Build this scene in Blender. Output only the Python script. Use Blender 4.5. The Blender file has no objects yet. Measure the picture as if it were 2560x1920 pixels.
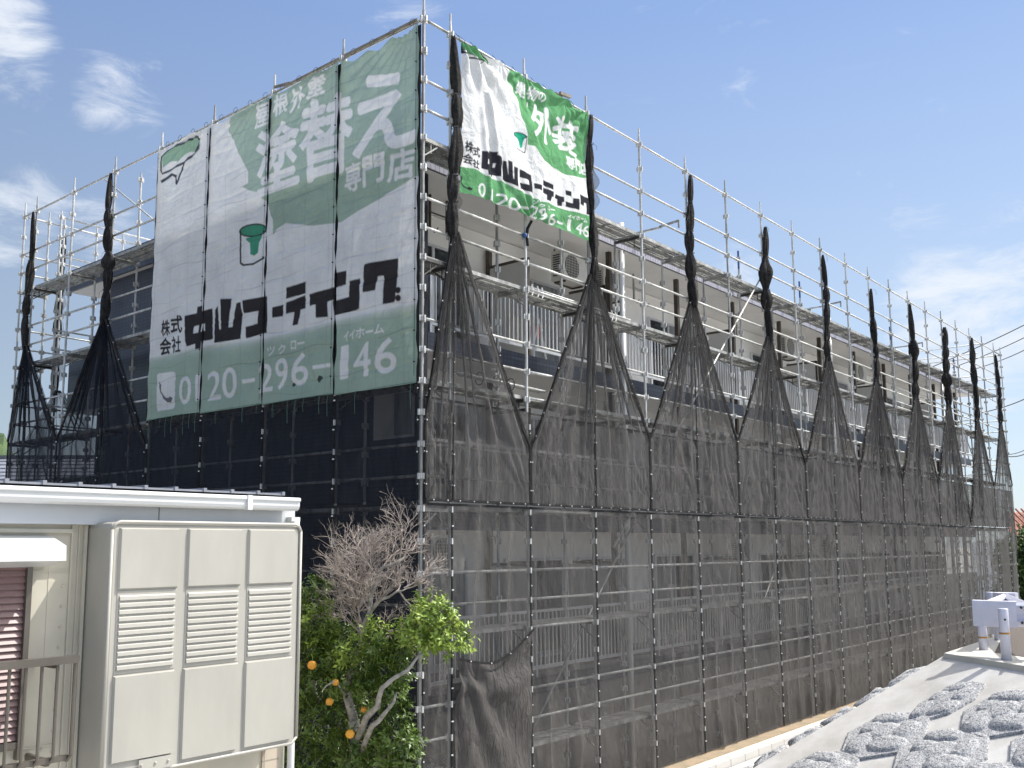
import bpy, math, random
import numpy as np
from mathutils import Vector, Matrix
random.seed(7)
scene = bpy.context.scene
PI = math.pi

# ------------------------------------------------------------------ camera
YAW, PITCH, ROLL = 0.71368, 0.13249, -0.00213
CAM = Vector((-9.50481, -9.32215, 4.36918))
cam = bpy.data.cameras.new('camera')
cam_ob = bpy.data.objects.new('camera', cam)
scene.collection.objects.link(cam_ob)
fw = Vector((math.cos(YAW) * math.cos(PITCH), math.sin(YAW) * math.cos(PITCH), math.sin(PITCH)))
rt = Vector((math.sin(YAW), -math.cos(YAW), 0))
up = rt.cross(fw)
r2 = rt * math.cos(ROLL) + up * math.sin(ROLL)
u2 = -rt * math.sin(ROLL) + up * math.cos(ROLL)
m = Matrix((r2, u2, -fw)).transposed().to_4x4()
m.translation = CAM
cam_ob.matrix_world = m
cam.sensor_width = 36.0
cam.lens = 2402.905 / 2560 * 36
cam.shift_x = 78.53 / 2560
cam.shift_y = 78.98 / 2560
cam.clip_start = 0.1
cam.clip_end = 3000
scene.camera = cam_ob

# ------------------------------------------------------------------ light
SUN_EL = math.radians(53)
SUN_AZ = math.atan2(.786, -.618)          # clockwise from +Y
sv = Vector((math.sin(SUN_AZ) * math.cos(SUN_EL), math.cos(SUN_AZ) * math.cos(SUN_EL), math.sin(SUN_EL)))
sun = bpy.data.lights.new('sun', 'SUN')
sun.energy = 3.9
sun.angle = math.radians(0.53)
sun.color = (1.0, 0.96, 0.90)
sun_ob = bpy.data.objects.new('sun', sun)
scene.collection.objects.link(sun_ob)
sun_ob.rotation_euler = sv.to_track_quat('Z', 'Y').to_euler()
sun_ob.location = (0, -20, 40)

world = bpy.data.worlds.new('World')
scene.world = world
world.use_nodes = True
wn = world.node_tree
wn.nodes.clear()
W_ = lambda t, **k: _nd(wn, t, **k)


def _nd(nt, t, inp=None, **k):
    n = nt.nodes.new(t)
    for a, b in k.items():
        setattr(n, a, b)
    for a, b in (inp or {}).items():
        if isinstance(b, bpy.types.NodeSocket):
            nt.links.new(b, n.inputs[a])
        else:
            n.inputs[a].default_value = b
    return n


sky = W_('ShaderNodeTexSky', sky_type='NISHITA', sun_disc=False, sun_elevation=SUN_EL, sun_rotation=SUN_AZ,
         altitude=0, air_density=1.0, dust_density=0.6, ozone_density=1.2)
tc = W_('ShaderNodeTexCoord')
mp = W_('ShaderNodeMapping', inp={'Vector': tc.outputs['Generated'], 'Scale': (1.0, 1.0, 3.0)})
n1 = W_('ShaderNodeTexNoise', inp={'Vector': mp.outputs[0], 'Scale': 9.0, 'Detail': 12.0, 'Roughness': 0.66, 'Distortion': 0.5})
n2 = W_('ShaderNodeTexNoise', inp={'Vector': mp.outputs[0], 'Scale': 2.4, 'Detail': 3.0})
# places in the sky where cloud gathers: (direction, half-width, weight)
f_, cx_, cy_ = 2402.905, 1201.47, 1038.98


def sky_dir(x, y):
    return (fw + r2 * (x - cx_) / f_ - u2 * (y - cy_) / f_).normalized()


tot = None
for x, y, cosw, wgt in ((-60, 60, .9965, 1.05), (20, 160, .9985, .75), (300, 225, .9982, .62), (1010, -40, .9978, .55), (30, 560, .9975, .62),
                        (250, 600, .9985, .5), (2420, 800, .9950, .86), (2560, 700, .9982, .5), (1850, 690, .9990, .75), (2300, 560, .9992, .30), (2520, 500, .9994, .45), (2540, 1150, .990, .35)):
    d = sky_dir(x, y)
    dp = W_('ShaderNodeVectorMath', operation='DOT_PRODUCT', inp={0: tc.outputs['Generated'], 1: tuple(d)})
    mr = W_('ShaderNodeMapRange', interpolation_type='SMOOTHSTEP', inp={'Value': dp.outputs['Value'], 'From Min': cosw, 'From Max': 1.0, 'To Min': 0.0, 'To Max': wgt})
    tot = mr.outputs[0] if tot is None else W_('ShaderNodeMath', operation='MAXIMUM', inp={0: tot, 1: mr.outputs[0]}).outputs[0]
s1 = W_('ShaderNodeMath', operation='MULTIPLY_ADD', inp={0: n1.outputs['Fac'], 1: 3.0, 2: -1.80})
s2 = W_('ShaderNodeMath', operation='ADD', inp={0: s1.outputs[0], 1: tot})
s3 = W_('ShaderNodeMath', operation='MULTIPLY_ADD', inp={0: n2.outputs['Fac'], 1: 0.5, 2: -0.3})
s4 = W_('ShaderNodeMath', operation='ADD', inp={0: s2.outputs[0], 1: s3.outputs[0]})
cm = W_('ShaderNodeMapRange', interpolation_type='SMOOTHSTEP', inp={'Value': s4.outputs[0], 'From Min': -0.05, 'From Max': 1.0, 'To Min': 0.0, 'To Max': 0.9})
sepd = W_('ShaderNodeSeparateXYZ', inp={0: tc.outputs['Generated']})
hz = W_('ShaderNodeMapRange', inp={'Value': sepd.outputs[2], 'From Min': 0.0, 'From Max': 0.5})
air = W_('ShaderNodeMix', data_type='RGBA', inp={'Factor': hz.outputs[0], 'A': (3.4, 4.05, 4.55, 1), 'B': (1.36, 2.04, 3.65, 1)})
haze_c = W_('ShaderNodeMix', data_type='RGBA', inp={'Factor': 0.8, 'A': sky.outputs[0], 'B': air.outputs['Result']})
# sky glow round the sun, raised as fill for the shaded facade
sdp = W_('ShaderNodeVectorMath', operation='DOT_PRODUCT', inp={0: tc.outputs['Generated'], 1: tuple(sv)})
glow = W_('ShaderNodeMapRange', interpolation_type='SMOOTHSTEP', inp={'Value': sdp.outputs['Value'], 'From Min': 0.74, 'From Max': 1.0, 'To Min': 0.0, 'To Max': 1.0})
wide = W_('ShaderNodeMapRange', interpolation_type='SMOOTHSTEP', inp={'Value': sdp.outputs['Value'], 'From Min': -0.25, 'From Max': 0.75, 'To Min': 1.03, 'To Max': 1.6})
hz1 = W_('ShaderNodeVectorMath', operation='SCALE', inp={0: haze_c.outputs['Result'], 'Scale': wide.outputs[0]})
hz2 = W_('ShaderNodeMix', data_type='RGBA', inp={'Factor': glow.outputs[0], 'A': hz1.outputs[0], 'B': (34, 31, 27, 1)})
cl = W_('ShaderNodeMix', data_type='RGBA', inp={'Factor': cm.outputs[0], 'A': hz2.outputs['Result'], 'B': (6.4, 6.8, 7.4, 1)})
bg = W_('ShaderNodeBackground', inp={'Color': cl.outputs['Result'], 'Strength': 0.1})
wo = W_('ShaderNodeOutputWorld', inp={'Surface': bg.outputs[0]})

scene.view_settings.view_transform = 'Standard'
scene.view_settings.look = 'None'
scene.view_settings.exposure = 0.45
scene.view_settings.gamma = 1.0
scene.cycles.transparent_max_bounces = 24
scene.cycles.max_bounces = 10
scene.cycles.diffuse_bounces = 6
scene.cycles.use_denoising = True


# ------------------------------------------------------------------ materials
def mat(name, col, rough=0.6, metal=0.0, var=0.12, scale=3.0, bump=0.0, bscale=60.0, col2=None, stretch=(1, 1, 1), detail=5.0, lo=.35, hi=.68, spec=None):
    mt = bpy.data.materials.new(name)
    mt.use_nodes = True
    nt = mt.node_tree
    b = nt.nodes['Principled BSDF']
    tc = _nd(nt, 'ShaderNodeTexCoord')
    mp = _nd(nt, 'ShaderNodeMapping', inp={'Vector': tc.outputs['Object'], 'Scale': stretch})
    ns = _nd(nt, 'ShaderNodeTexNoise', inp={'Vector': mp.outputs[0], 'Scale': scale, 'Detail': detail, 'Roughness': 0.6})
    c2 = col2 or tuple(max(0, c * (1 - var * 2)) for c in col)
    rp = _nd(nt, 'ShaderNodeMapRange', inp={'Value': ns.outputs['Fac'], 'From Min': lo, 'From Max': hi})
    mx = _nd(nt, 'ShaderNodeMix', data_type='RGBA', inp={'Factor': rp.outputs[0], 'A': (*col, 1), 'B': (*c2, 1)})
    nt.links.new(mx.outputs['Result'], b.inputs['Base Color'])
    b.inputs['Roughness'].default_value = rough
    b.inputs['Metallic'].default_value = metal
    if spec is not None:
        b.inputs['Specular IOR Level'].default_value = spec
    if bump:
        n3 = _nd(nt, 'ShaderNodeTexNoise', inp={'Vector': tc.outputs['Object'], 'Scale': bscale, 'Detail': 3.0})
        bp = _nd(nt, 'ShaderNodeBump', inp={'Height': n3.outputs['Fac'], 'Strength': bump, 'Distance': 0.02})
        nt.links.new(bp.outputs[0], b.inputs['Normal'])
    return mt


def tile_mat(name, col, grout, sx, sz, axis, mort=0.006, rough=0.35, var=.25):
    """small square facade tiles laid in the plane of the wall; axis 0: wall runs along x, 1: along y"""
    mt = bpy.data.materials.new(name)
    mt.use_nodes = True
    nt = mt.node_tree
    b = nt.nodes['Principled BSDF']
    tc = _nd(nt, 'ShaderNodeTexCoord')
    sp = _nd(nt, 'ShaderNodeSeparateXYZ', inp={0: tc.outputs['Object']})
    cb = _nd(nt, 'ShaderNodeCombineXYZ', inp={0: sp.outputs[axis], 1: sp.outputs[2]})
    br = _nd(nt, 'ShaderNodeTexBrick', offset=0.0, inp={'Vector': cb.outputs[0], 'Color1': (*col, 1), 'Color2': (*[c * (1 - var) for c in col], 1),
             'Mortar': (*grout, 1), 'Scale': 1.0, 'Mortar Size': mort, 'Brick Width': sx, 'Row Height': sz, 'Mortar Smooth': 0.1})
    nt.links.new(br.outputs['Color'], b.inputs['Base Color'])
    b.inputs['Roughness'].default_value = rough
    return mt


def net_mat(name, col, alpha, trans=0.15):
    """woven mesh: part of the light goes straight through, less of it the more obliquely it is seen or lit"""
    mt = bpy.data.materials.new(name)
    mt.use_nodes = True
    nt = mt.node_tree
    nt.nodes.clear()
    ge = _nd(nt, 'ShaderNodeNewGeometry')
    tc = _nd(nt, 'ShaderNodeTexCoord')
    dt = _nd(nt, 'ShaderNodeVectorMath', operation='DOT_PRODUCT', inp={0: ge.outputs['Normal'], 1: ge.outputs['Incoming']})
    ab = _nd(nt, 'ShaderNodeMath', operation='ABSOLUTE', inp={0: dt.outputs['Value']})
    mxx = _nd(nt, 'ShaderNodeMath', operation='MAXIMUM', inp={0: ab.outputs[0], 1: 0.24})
    inv = _nd(nt, 'ShaderNodeMath', operation='DIVIDE', inp={0: 0.80, 1: mxx.outputs[0]})
    oi = _nd(nt, 'ShaderNodeObjectInfo')
    ns = _nd(nt, 'ShaderNodeTexNoise', inp={'Vector': tc.outputs['Object'], 'Scale': 1.3, 'Detail': 4.0})
    op = _nd(nt, 'ShaderNodeMath', operation='MULTIPLY_ADD', inp={0: oi.outputs['Random'], 1: 0.10, 2: 1 - alpha - .05})
    op2 = _nd(nt, 'ShaderNodeMath', operation='MULTIPLY_ADD', inp={0: ns.outputs['Fac'], 1: 0.10, 2: op.outputs[0]})
    op3 = _nd(nt, 'ShaderNodeMath', operation='SUBTRACT', inp={0: op2.outputs[0], 1: 0.05})
    pw = _nd(nt, 'ShaderNodeMath', operation='POWER', inp={0: op3.outputs[0], 1: inv.outputs[0]})
    ns2 = _nd(nt, 'ShaderNodeTexNoise', inp={'Vector': tc.outputs['Object'], 'Scale': 5.0, 'Detail': 6.0, 'Roughness': .65})
    mx = _nd(nt, 'ShaderNodeMix', data_type='RGBA', inp={'Factor': ns2.outputs['Fac'], 'A': (*[c * .8 for c in col], 1), 'B': (*[c * 1.25 for c in col], 1)})
    mpb = _nd(nt, 'ShaderNodeMapping', inp={'Vector': tc.outputs['Object'], 'Rotation': (.3, .5, 0), 'Scale': (7, 7, 2.2)})
    nb = _nd(nt, 'ShaderNodeTexNoise', inp={'Vector': mpb.outputs[0], 'Scale': 1.6, 'Detail': 6.0, 'Roughness': .6, 'Distortion': .6})
    bp = _nd(nt, 'ShaderNodeBump', inp={'Height': nb.outputs['Fac'], 'Strength': 1.0, 'Distance': 0.10})
    df = _nd(nt, 'ShaderNodeBsdfDiffuse', inp={'Color': mx.outputs['Result'], 'Normal': bp.outputs[0]})
    tl = _nd(nt, 'ShaderNodeBsdfTranslucent', inp={'Color': mx.outputs['Result'], 'Normal': bp.outputs[0]})
    m1 = _nd(nt, 'ShaderNodeMixShader', inp={0: trans, 1: df.outputs[0], 2: tl.outputs[0]})
    tp = _nd(nt, 'ShaderNodeBsdfTransparent')
    m2 = _nd(nt, 'ShaderNodeMixShader', inp={0: pw.outputs[0], 1: m1.outputs[0], 2: tp.outputs[0]})
    _nd(nt, 'ShaderNodeOutputMaterial', inp={0: m2.outputs[0]})
    return mt


def cloth_mat(name, trans, through, seam=True):
    mt = bpy.data.materials.new(name)
    mt.use_nodes = True
    nt = mt.node_tree
    nt.nodes.clear()
    at = _nd(nt, 'ShaderNodeAttribute', attribute_name='print')
    tc = _nd(nt, 'ShaderNodeTexCoord')
    ns = _nd(nt, 'ShaderNodeTexNoise', inp={'Vector': tc.outputs['Object'], 'Scale': 1.1, 'Detail': 7.0, 'Roughness': .65})
    g = _nd(nt, 'ShaderNodeMapRange', inp={'Value': ns.outputs['Fac'], 'From Min': .3, 'From Max': .75, 'To Min': 1.04, 'To Max': .80})
    mu = _nd(nt, 'ShaderNodeVectorMath', operation='SCALE', inp={0: at.outputs['Color'], 'Scale': g.outputs[0]})
    nb = _nd(nt, 'ShaderNodeTexNoise', inp={'Vector': tc.outputs['Object'], 'Scale': 4.0, 'Detail': 7.0, 'Roughness': .6, 'Distortion': 1.2})
    bp = _nd(nt, 'ShaderNodeBump', inp={'Height': nb.outputs['Fac'], 'Strength': 0.8, 'Distance': 0.06})
    df = _nd(nt, 'ShaderNodeBsdfDiffuse', inp={'Color': mu.outputs[0], 'Normal': bp.outputs[0]})
    tl = _nd(nt, 'ShaderNodeBsdfTranslucent', inp={'Color': mu.outputs[0]})
    m1 = _nd(nt, 'ShaderNodeMixShader', inp={0: trans, 1: df.outputs[0], 2: tl.outputs[0]})
    tp = _nd(nt, 'ShaderNodeBsdfTransparent')
    m2 = _nd(nt, 'ShaderNodeMixShader', inp={0: through, 1: m1.outputs[0], 2: tp.outputs[0]})
    _nd(nt, 'ShaderNodeOutputMaterial', inp={0: m2.outputs[0]})
    return mt


M = {}
M['galv'] = mat('galvanised_steel', (.60, .61, .60), .45, .25, .22, 9, .15, 90, stretch=(1, 1, .35))
M['galv_old'] = mat('weathered_steel', (.44, .45, .44), .5, .25, .3, 7, .2, 80, stretch=(1, 1, .3))
M['steel_dark'] = mat('dark_steel', (.10, .10, .10), .55, .4, .3, 8)
M['green_paint'] = mat('green_paint', (.10, .22, .16), .5, 0, .2, 9)
M['blue_paint'] = mat('blue_paint', (.03, .10, .30), .5, 0, .2, 9)
M['wood'] = mat('batten_wood', (.28, .25, .20), .8, 0, .3, 6, .2, 50)
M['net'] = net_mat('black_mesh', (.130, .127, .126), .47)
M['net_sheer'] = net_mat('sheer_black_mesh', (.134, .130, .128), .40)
M['net_shaded'] = net_mat('shaded_black_mesh', (.034, .037, .047), .62)  # black mesh with the end face's shade put into a darker colour
M['net_dense'] = net_mat('dense_black_mesh', (.115, .11, .108), .78)
M['net_bundle'] = mat('bundled_mesh', (.035, .034, .034), .85, 0, .35, 12, .9, 30, spec=.2)
M['net_hem'] = mat('mesh_hem', (.028, .028, .03), .85, 0, .3, 10, spec=.2)
M['eyelet'] = mat('white_tie', (.85, .85, .84), .3, .2, .05)
M['banner_big'] = cloth_mat('printed_mesh_cloth', .12, .07)
M['banner_front'] = cloth_mat('printed_cloth', .12, .0)
M['wall'] = mat('white_wall_paint', (.90, .895, .88), .75, 0, .045, 1.2, .1, 120)
M['soffit'] = mat('soffit_paint', (.89, .88, .86), .8, 0, .04, 1.5)
M['navy_x'] = tile_mat('navy_tile_front', (.046, .054, .085), (.014, .016, .024), .10, .075, 0)
M['navy_y'] = tile_mat('navy_tile_side', (.046, .056, .090), (.016, .018, .028), .15, .075, 1)
M['fascia'] = tile_mat('pale_fascia_tile', (.40, .40, .47), (.12, .12, .14), .10, .10, 0, rough=.3, var=.12)
M['base'] = mat('grey_base_wall', (.22, .21, .20), .85, 0, .15, 2, .2, 60)
M['alu'] = mat('silver_aluminium', (.66, .67, .69), .35, .35, .05)
M['brown'] = mat('brown_aluminium', (.085, .068, .055), .45, .2, .12)
M['glass'] = mat('window_glass', (.045, .055, .06), .06, 0, .3, .8)
M['curtain'] = mat('curtained_glass', (.30, .32, .33), .15, 0, .2, 1.5, stretch=(8, 8, .3))
M['panel'] = mat('partition_board', (.60, .60, .585), .7, 0, .04)
M['pipe'] = mat('white_pvc', (.72, .74, .75), .4, 0, .05, 2)
M['ac'] = mat('air_conditioner_casing', (.62, .61, .57), .45, 0, .06)
M['black'] = mat('black_void', (.012, .012, .013), .6, 0, .1)
M['cream'] = mat('cream_siding', (.58, .55, .46), .42, 0, .07, 1.6, .06, 150)
M['cream_panel'] = mat('cream_steel_panel', (.435, .425, .385), .4, 0, .07, 1.4, .05, 9, stretch=(1.6, 1.6, .5), detail=9)
M['white_metal'] = mat('white_gutter', (.66, .68, .69), .3, 0, .04, 2)
M['fascia_board'] = mat('grey_white_fascia', (.58, .61, .65), .4, 0, .06, 1.5)
M['slate'] = mat('grey_slate_roof', (.16, .17, .19), .5, 0, .2, 6)
M['pale_tile'] = mat('silver_grey_roof_tile', (.27, .285, .33), .4, 0, .15, 5)
M['shutter'] = mat('mauve_shutter', (.28, .185, .185), .4, 0, .06)
M['bronze'] = mat('bronze_aluminium', (.16, .145, .125), .35, .4, .1)
M['concrete'] = mat('slope_concrete', (.58, .575, .56), .9, 0, .16, 1.6, .35, 70, col2=(.42, .41, .385), detail=12)
M['kerb'] = mat('smooth_kerb_concrete', (.60, .585, .53), .85, 0, .12, 2.0, .15, 80, col2=(.50, .48, .42))
M['stone'] = mat('rock_faced_concrete', (.50, .505, .51), .95, 0, 0, 55, .5, 60, col2=(.17, .178, .19), detail=2, lo=.44, hi=.60)
M['ledge'] = mat('stained_ledge', (.36, .27, .18), .9, 0, 0, 3.0, .4, 60, col2=(.24, .21, .15), detail=8)
M['cap'] = mat('cream_cap', (.66, .62, .54), .85, 0, .1, 4, .1, 60)
M['block'] = tile_mat('grey_blocks', (.50, .50, .50), (.2, .2, .2), .6, .4, 0, mort=.012, rough=.9, var=.08)
M['asphalt'] = mat('asphalt', (.17, .145, .13), .95, 0, .3, 40, .6, 160)
M['ground'] = mat('pale_ground', (.46, .45, .42), .95, 0, .15, .8, .2, 40)
M['guard'] = mat('white_guardrail_paint', (.66, .67, .78), .35, 0, .05, 3)
M['ochre'] = mat('ochre_band', (.50, .27, .05), .5, 0, .1)
M['leaf'] = mat('citrus_leaf', (.11, .175, .022), .38, 0, 0, 5, col2=(.035, .075, .012))
M['leaf_young'] = mat('young_citrus_leaf', (.30, .40, .06), .4, 0, 0, 6, col2=(.13, .22, .03))  # lighter yellow-green of the young leaves
M['bark'] = mat('pale_bark', (.42, .40, .36), .9, 0, .3, 14, .5, 60)
M['twig'] = mat('dead_twig', (.46, .40, .36), .9, 0, .35, 20)
M['fruit'] = mat('orange_peel', (.85, .40, .045), .5, 0, .1, 8, .5, 140)
M['bush'] = mat('far_foliage', (.10, .17, .04), .7, 0, 0, 9, col2=(.03, .06, .02))
M['hill'] = mat('wooded_hill', (.075, .12, .04), .9, 0, 0, .35, col2=(.03, .06, .02), detail=8)
M['terra'] = mat('terracotta_tile', (.42, .17, .11), .7, 0, .25, 3, stretch=(3, 3, 1))
M['cable'] = mat('black_cable', (.05, .05, .055), .6)
M['pink'] = mat('pink_cloth', (.55, .25, .27), .8, 0, .2, 6)


# ------------------------------------------------------------------ mesh helpers
class MB:
    def __init__(s):
        s.v = []; s.f = []; s.mi = []; s.m = 0

    def quad(s, a, b, c, d):
        n = len(s.v); s.v += [tuple(a), tuple(b), tuple(c), tuple(d)]; s.f.append((n, n + 1, n + 2, n + 3)); s.mi.append(s.m); return s

    def box(s, x0, x1, y0, y1, z0, z1):
        return s.obox(Vector(((x0 + x1) / 2, (y0 + y1) / 2, (z0 + z1) / 2)), Vector((1, 0, 0)), Vector((0, 1, 0)), Vector((0, 0, 1)), abs(x1 - x0) / 2, abs(y1 - y0) / 2, abs(z1 - z0) / 2)

    def obox(s, c, ax, ay, az, hx, hy, hz):
        n = len(s.v)
        for i, j, k in ((-1, -1, -1), (1, -1, -1), (1, 1, -1), (-1, 1, -1), (-1, -1, 1), (1, -1, 1), (1, 1, 1), (-1, 1, 1)):
            s.v.append(tuple(c + ax * hx * i + ay * hy * j + az * hz * k))
        for q in ((0, 3, 2, 1), (4, 5, 6, 7), (0, 1, 5, 4), (1, 2, 6, 5), (2, 3, 7, 6), (3, 0, 4, 7)):
            s.f.append(tuple(n + i for i in q)); s.mi.append(s.m)
        return s

    def bar(s, p, q, w, h, upv=(0, 0, 1)):
        p, q = Vector(p), Vector(q); a = (q - p); L = a.length; a.normalize()
        side = a.cross(Vector(upv))
        if side.length < 1e-4: side = a.cross(Vector((1, 0, 0)))
        side.normalize(); u = side.cross(a)
        return s.obox((p + q) / 2, a, side, u, L / 2, w / 2, h / 2)

    def tube(s, pts, r, n=8, caps=True):
        pts = [Vector(p) for p in pts]
        rs = r if isinstance(r, (list, tuple)) else [r] * len(pts)
        base = len(s.v)
        prev = None
        for i, p in enumerate(pts):
            t = (pts[min(i + 1, len(pts) - 1)] - pts[max(i - 1, 0)])
            if t.length < 1e-9: t = Vector((0, 0, 1))
            t.normalize()
            if prev is None:
                a = t.cross(Vector((0, 0, 1)))
                if a.length < .05: a = t.cross(Vector((1, 0, 0)))
            else:
                a = prev - t * prev.dot(t)
                if a.length < 1e-5: a = t.cross(Vector((1, 0, 0)))
            a.normalize(); prev = a
            b = t.cross(a)
            for k in range(n):
                g = 2 * PI * k / n
                s.v.append(tuple(p + (a * math.cos(g) + b * math.sin(g)) * rs[i]))
        for i in range(len(pts) - 1):
            for k in range(n):
                a0 = base + i * n + k; a1 = base + i * n + (k + 1) % n
                s.f.append((a0, a1, a1 + n, a0 + n)); s.mi.append(s.m)
        if caps:
            s.f.append(tuple(base + k for k in range(n))[::-1]); s.mi.append(s.m)
            e = base + (len(pts) - 1) * n
            s.f.append(tuple(e + k for k in range(n))); s.mi.append(s.m)
        return s

    def ball(s, c, r, n=6, rz=None):
        c = Vector(c); rz = rz or r
        pts = [c + Vector((0, 0, -rz * math.cos(PI * (i / n)))) for i in range(n + 1)]
        rs = [max(1e-4, r * math.sin(PI * i / n)) for i in range(n + 1)]
        return s.tube(pts, rs, n + 2)

    def grid(s, P):
        """P: array (ny, nx, 3)"""
        ny, nx = P.shape[:2]; n = len(s.v)
        s.v += [tuple(p) for p in P.reshape(-1, 3).tolist()]
        for j in range(ny - 1):
            for i in range(nx - 1):
                a = n + j * nx + i
                s.f.append((a, a + 1, a + nx + 1, a + nx)); s.mi.append(s.m)
        return s

    def build(s, name, mats, parent=None, smooth=False, **tags):
        me = bpy.data.meshes.new(name)
        me.from_pydata(s.v, [], s.f)
        mats = mats if isinstance(mats, (list, tuple)) else [mats]
        for x in mats: me.materials.append(M[x] if isinstance(x, str) else x)
        if any(s.mi): me.polygons.foreach_set('material_index', s.mi)
        if smooth: me.polygons.foreach_set('use_smooth', [True] * len(me.polygons))
        me.update()
        o = bpy.data.objects.new(name, me)
        scene.collection.objects.link(o)
        if parent: o.parent = parent; o.matrix_parent_inverse = Matrix.Translation(-parent.location)
        for k, v in tags.items(): o[k] = v
        return o


def thing(name, label, cat, loc=(0, 0, 0), group=None):
    o = bpy.data.objects.new(name, None)
    o.empty_display_size = .2
    scene.collection.objects.link(o)
    o.location = loc; o['label'] = label; o['category'] = cat
    if group: o['group'] = group
    return o


def nz(u, v, seed, k=1.0, n=6):
    """smooth pseudo noise, roughly -1..1"""
    rg = np.random.RandomState(seed)
    o = 0
    for i in range(n):
        a = rg.uniform(0, 2 * PI); f = k * (1 + i * .75) * rg.uniform(.8, 1.2)
        o = o + np.sin(f * (u * math.cos(a) + v * math.sin(a)) + rg.uniform(0, 6.28) + 1.2 * np.sin(.6 * f * (v * math.cos(a) - u * math.sin(a)) + rg.uniform(0, 6.28))) / (1 + i * .5)
    return o / 2.2


ORD = ['first', 'second', 'third', 'fourth', 'fifth', 'sixth', 'seventh', 'eighth', 'ninth', 'tenth', 'eleventh', 'twelfth', 'thirteenth', 'fourteenth', 'fifteenth', 'sixteenth', 'seventeenth', 'eighteenth', 'nineteenth', 'twentieth', 'twenty-first']
PS = 0.44635
LV = lambda l: 12.0 - PS * l + (.049 if l == 0 else 0)
SX = [0.0] + [.578 + 1.8 * k for k in range(19)] + [.578 + 1.8 * 18 + 1.105]      # 21 poles on the long side
SY = [1.787 * k for k in range(8)] + [1.787 * 7 + .62]                            # 9 poles on the end


# ================================================================== SETTING
def struct(name, mb, m):
    return mb.build(name, m, kind='structure')


g = MB(); S_ = 900
g.quad((-S_, -S_, 0), (S_, -S_, 0), (S_, S_, 0), (-S_, S_, 0))
struct('ground', g, 'ground')

# paved strip at the foot of the slope
g = MB(); g.quad((1.5, -4.6, .2), (60, -4.6, .2), (60, -.58, .2), (1.5, -.58, .2))
struct('path', g, 'kerb')

# concrete slope and the raised road with its kerb
NX, NY, NZ = -0.329, 0.239, 0.914
SB = Vector((4.889, -4.431, 1.649))
zsl = lambda x, y: SB.z - (NX * (x - SB.x) + NY * (y - SB.y)) / NZ
g = MB()
A0 = (3.0, -1.55); A1 = (7.36, -4.60)
nn = 24
L_ = [(A0[0] + (A1[0] - A0[0]) * i / nn, A0[1] + (A1[1] - A0[1]) * i / nn) for i in range(nn + 1)]
R_ = [(-4.0 + (4.2 + 4.0) * (i / nn), -6.0 + (-8.6 + 6.0) * (i / nn)) for i in range(nn + 1)]
P = np.zeros((nn + 1, 25, 3))
for i in range(nn + 1):
    for j in range(25):
        t = j / 24
        x = L_[i][0] * (1 - t) + R_[i][0] * t; y = L_[i][1] * (1 - t) + R_[i][1] * t
        P[i, j] = (x, y, zsl(x, y))
g.grid(P)
# the far flank, falling to the foot of the building
Q = np.zeros((nn + 1, 9, 3))
for i in range(nn + 1):
    for j in range(9):
        t = j / 8
        x0, y0 = L_[i]; x1 = x0 + 1.2 + 2.6 * i / nn; y1 = -1.15
        Q[i, 8 - j] = (x0 * (1 - t) + x1 * t, y0 * (1 - t) + y1 * t, zsl(x0, y0) * (1 - t) + .15 * t)
g.grid(Q)
struct('embankment', g, 'concrete')

# road plateau: top slab, kerb band facing the slope, side wall
KL = Vector((7.24, -4.62, 2.62)); KR = Vector((4.2, -8.75, 2.62))
g = MB()
g.v = [(KL.x, KL.y, 2.62), (60, KL.y + 1.1, 2.62), (60, -30, 2.62), (KR.x - 6, -30, 2.62), (KR.x, KR.y, 2.62),
       (KL.x - .16, KL.y + .05, 1.2), (KR.x - .16, KR.y + .05, 1.2), (60, -2.6, .0), (KL.x + .05, -3.3, .0), (KR.x - 6, -30, 1.2)]
g.f = [(0, 4, 3, 2, 1), (0, 5, 6, 4), (0, 1, 7, 8), (0, 8, 5), (4, 6, 9, 3)]
g.mi = [0] * 5
struct('kerb', g, 'kerb')
g = MB()
g.v = [(7.8, -5.22, 2.626), (12.5, -4.35, 2.626), (60, -3.9, 2.626), (60, -16, 2.626), (5.6, -14, 2.626), (4.8, -9.3, 2.626)]
g.f = [(0, 5, 4, 3, 2, 1)]; g.mi = [0]
struct('road', g, 'asphalt')

# low ledge wall at the foot of the nets
t = thing('retaining_wall', 'low grey block wall with a brown stained top below the black nets', 'wall', (2, -.3, 0))
MB().box(2, 60, -.31, .02, .0, .36).build('stained_top', 'ledge', t)
MB().box(2, 60, -.50, -.312, .0, .345).build('cap', 'cap', t)
MB().box(2, 60, -.56, -.502, .0, .33).build('block_course', 'block', t)

# wooded hill, far left
rg = np.random.RandomState(3)
P = np.zeros((14, 90, 3))
for j in range(14):
    for i in range(90):
        u = i / 89; a = math.radians(60 + 60 * u)
        d = 105 + j * 5
        px = CAM.x + d * math.cos(a); py = CAM.y + d * math.sin(a)
        h = 18.5 * max(0, min(1, (a - math.radians(64.4)) / math.radians(3.0))) ** .8 * math.sin(PI * j / 13)
        h += (1.1 * float(nz(px * .25, py * .25, 5)) + .5 * float(nz(px * 1.1, py * 1.1, 8))) * (h > .5)
        P[j, i] = (px, py, max(h, -.5))
struct('hill', MB().grid(P), 'hill')


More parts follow.
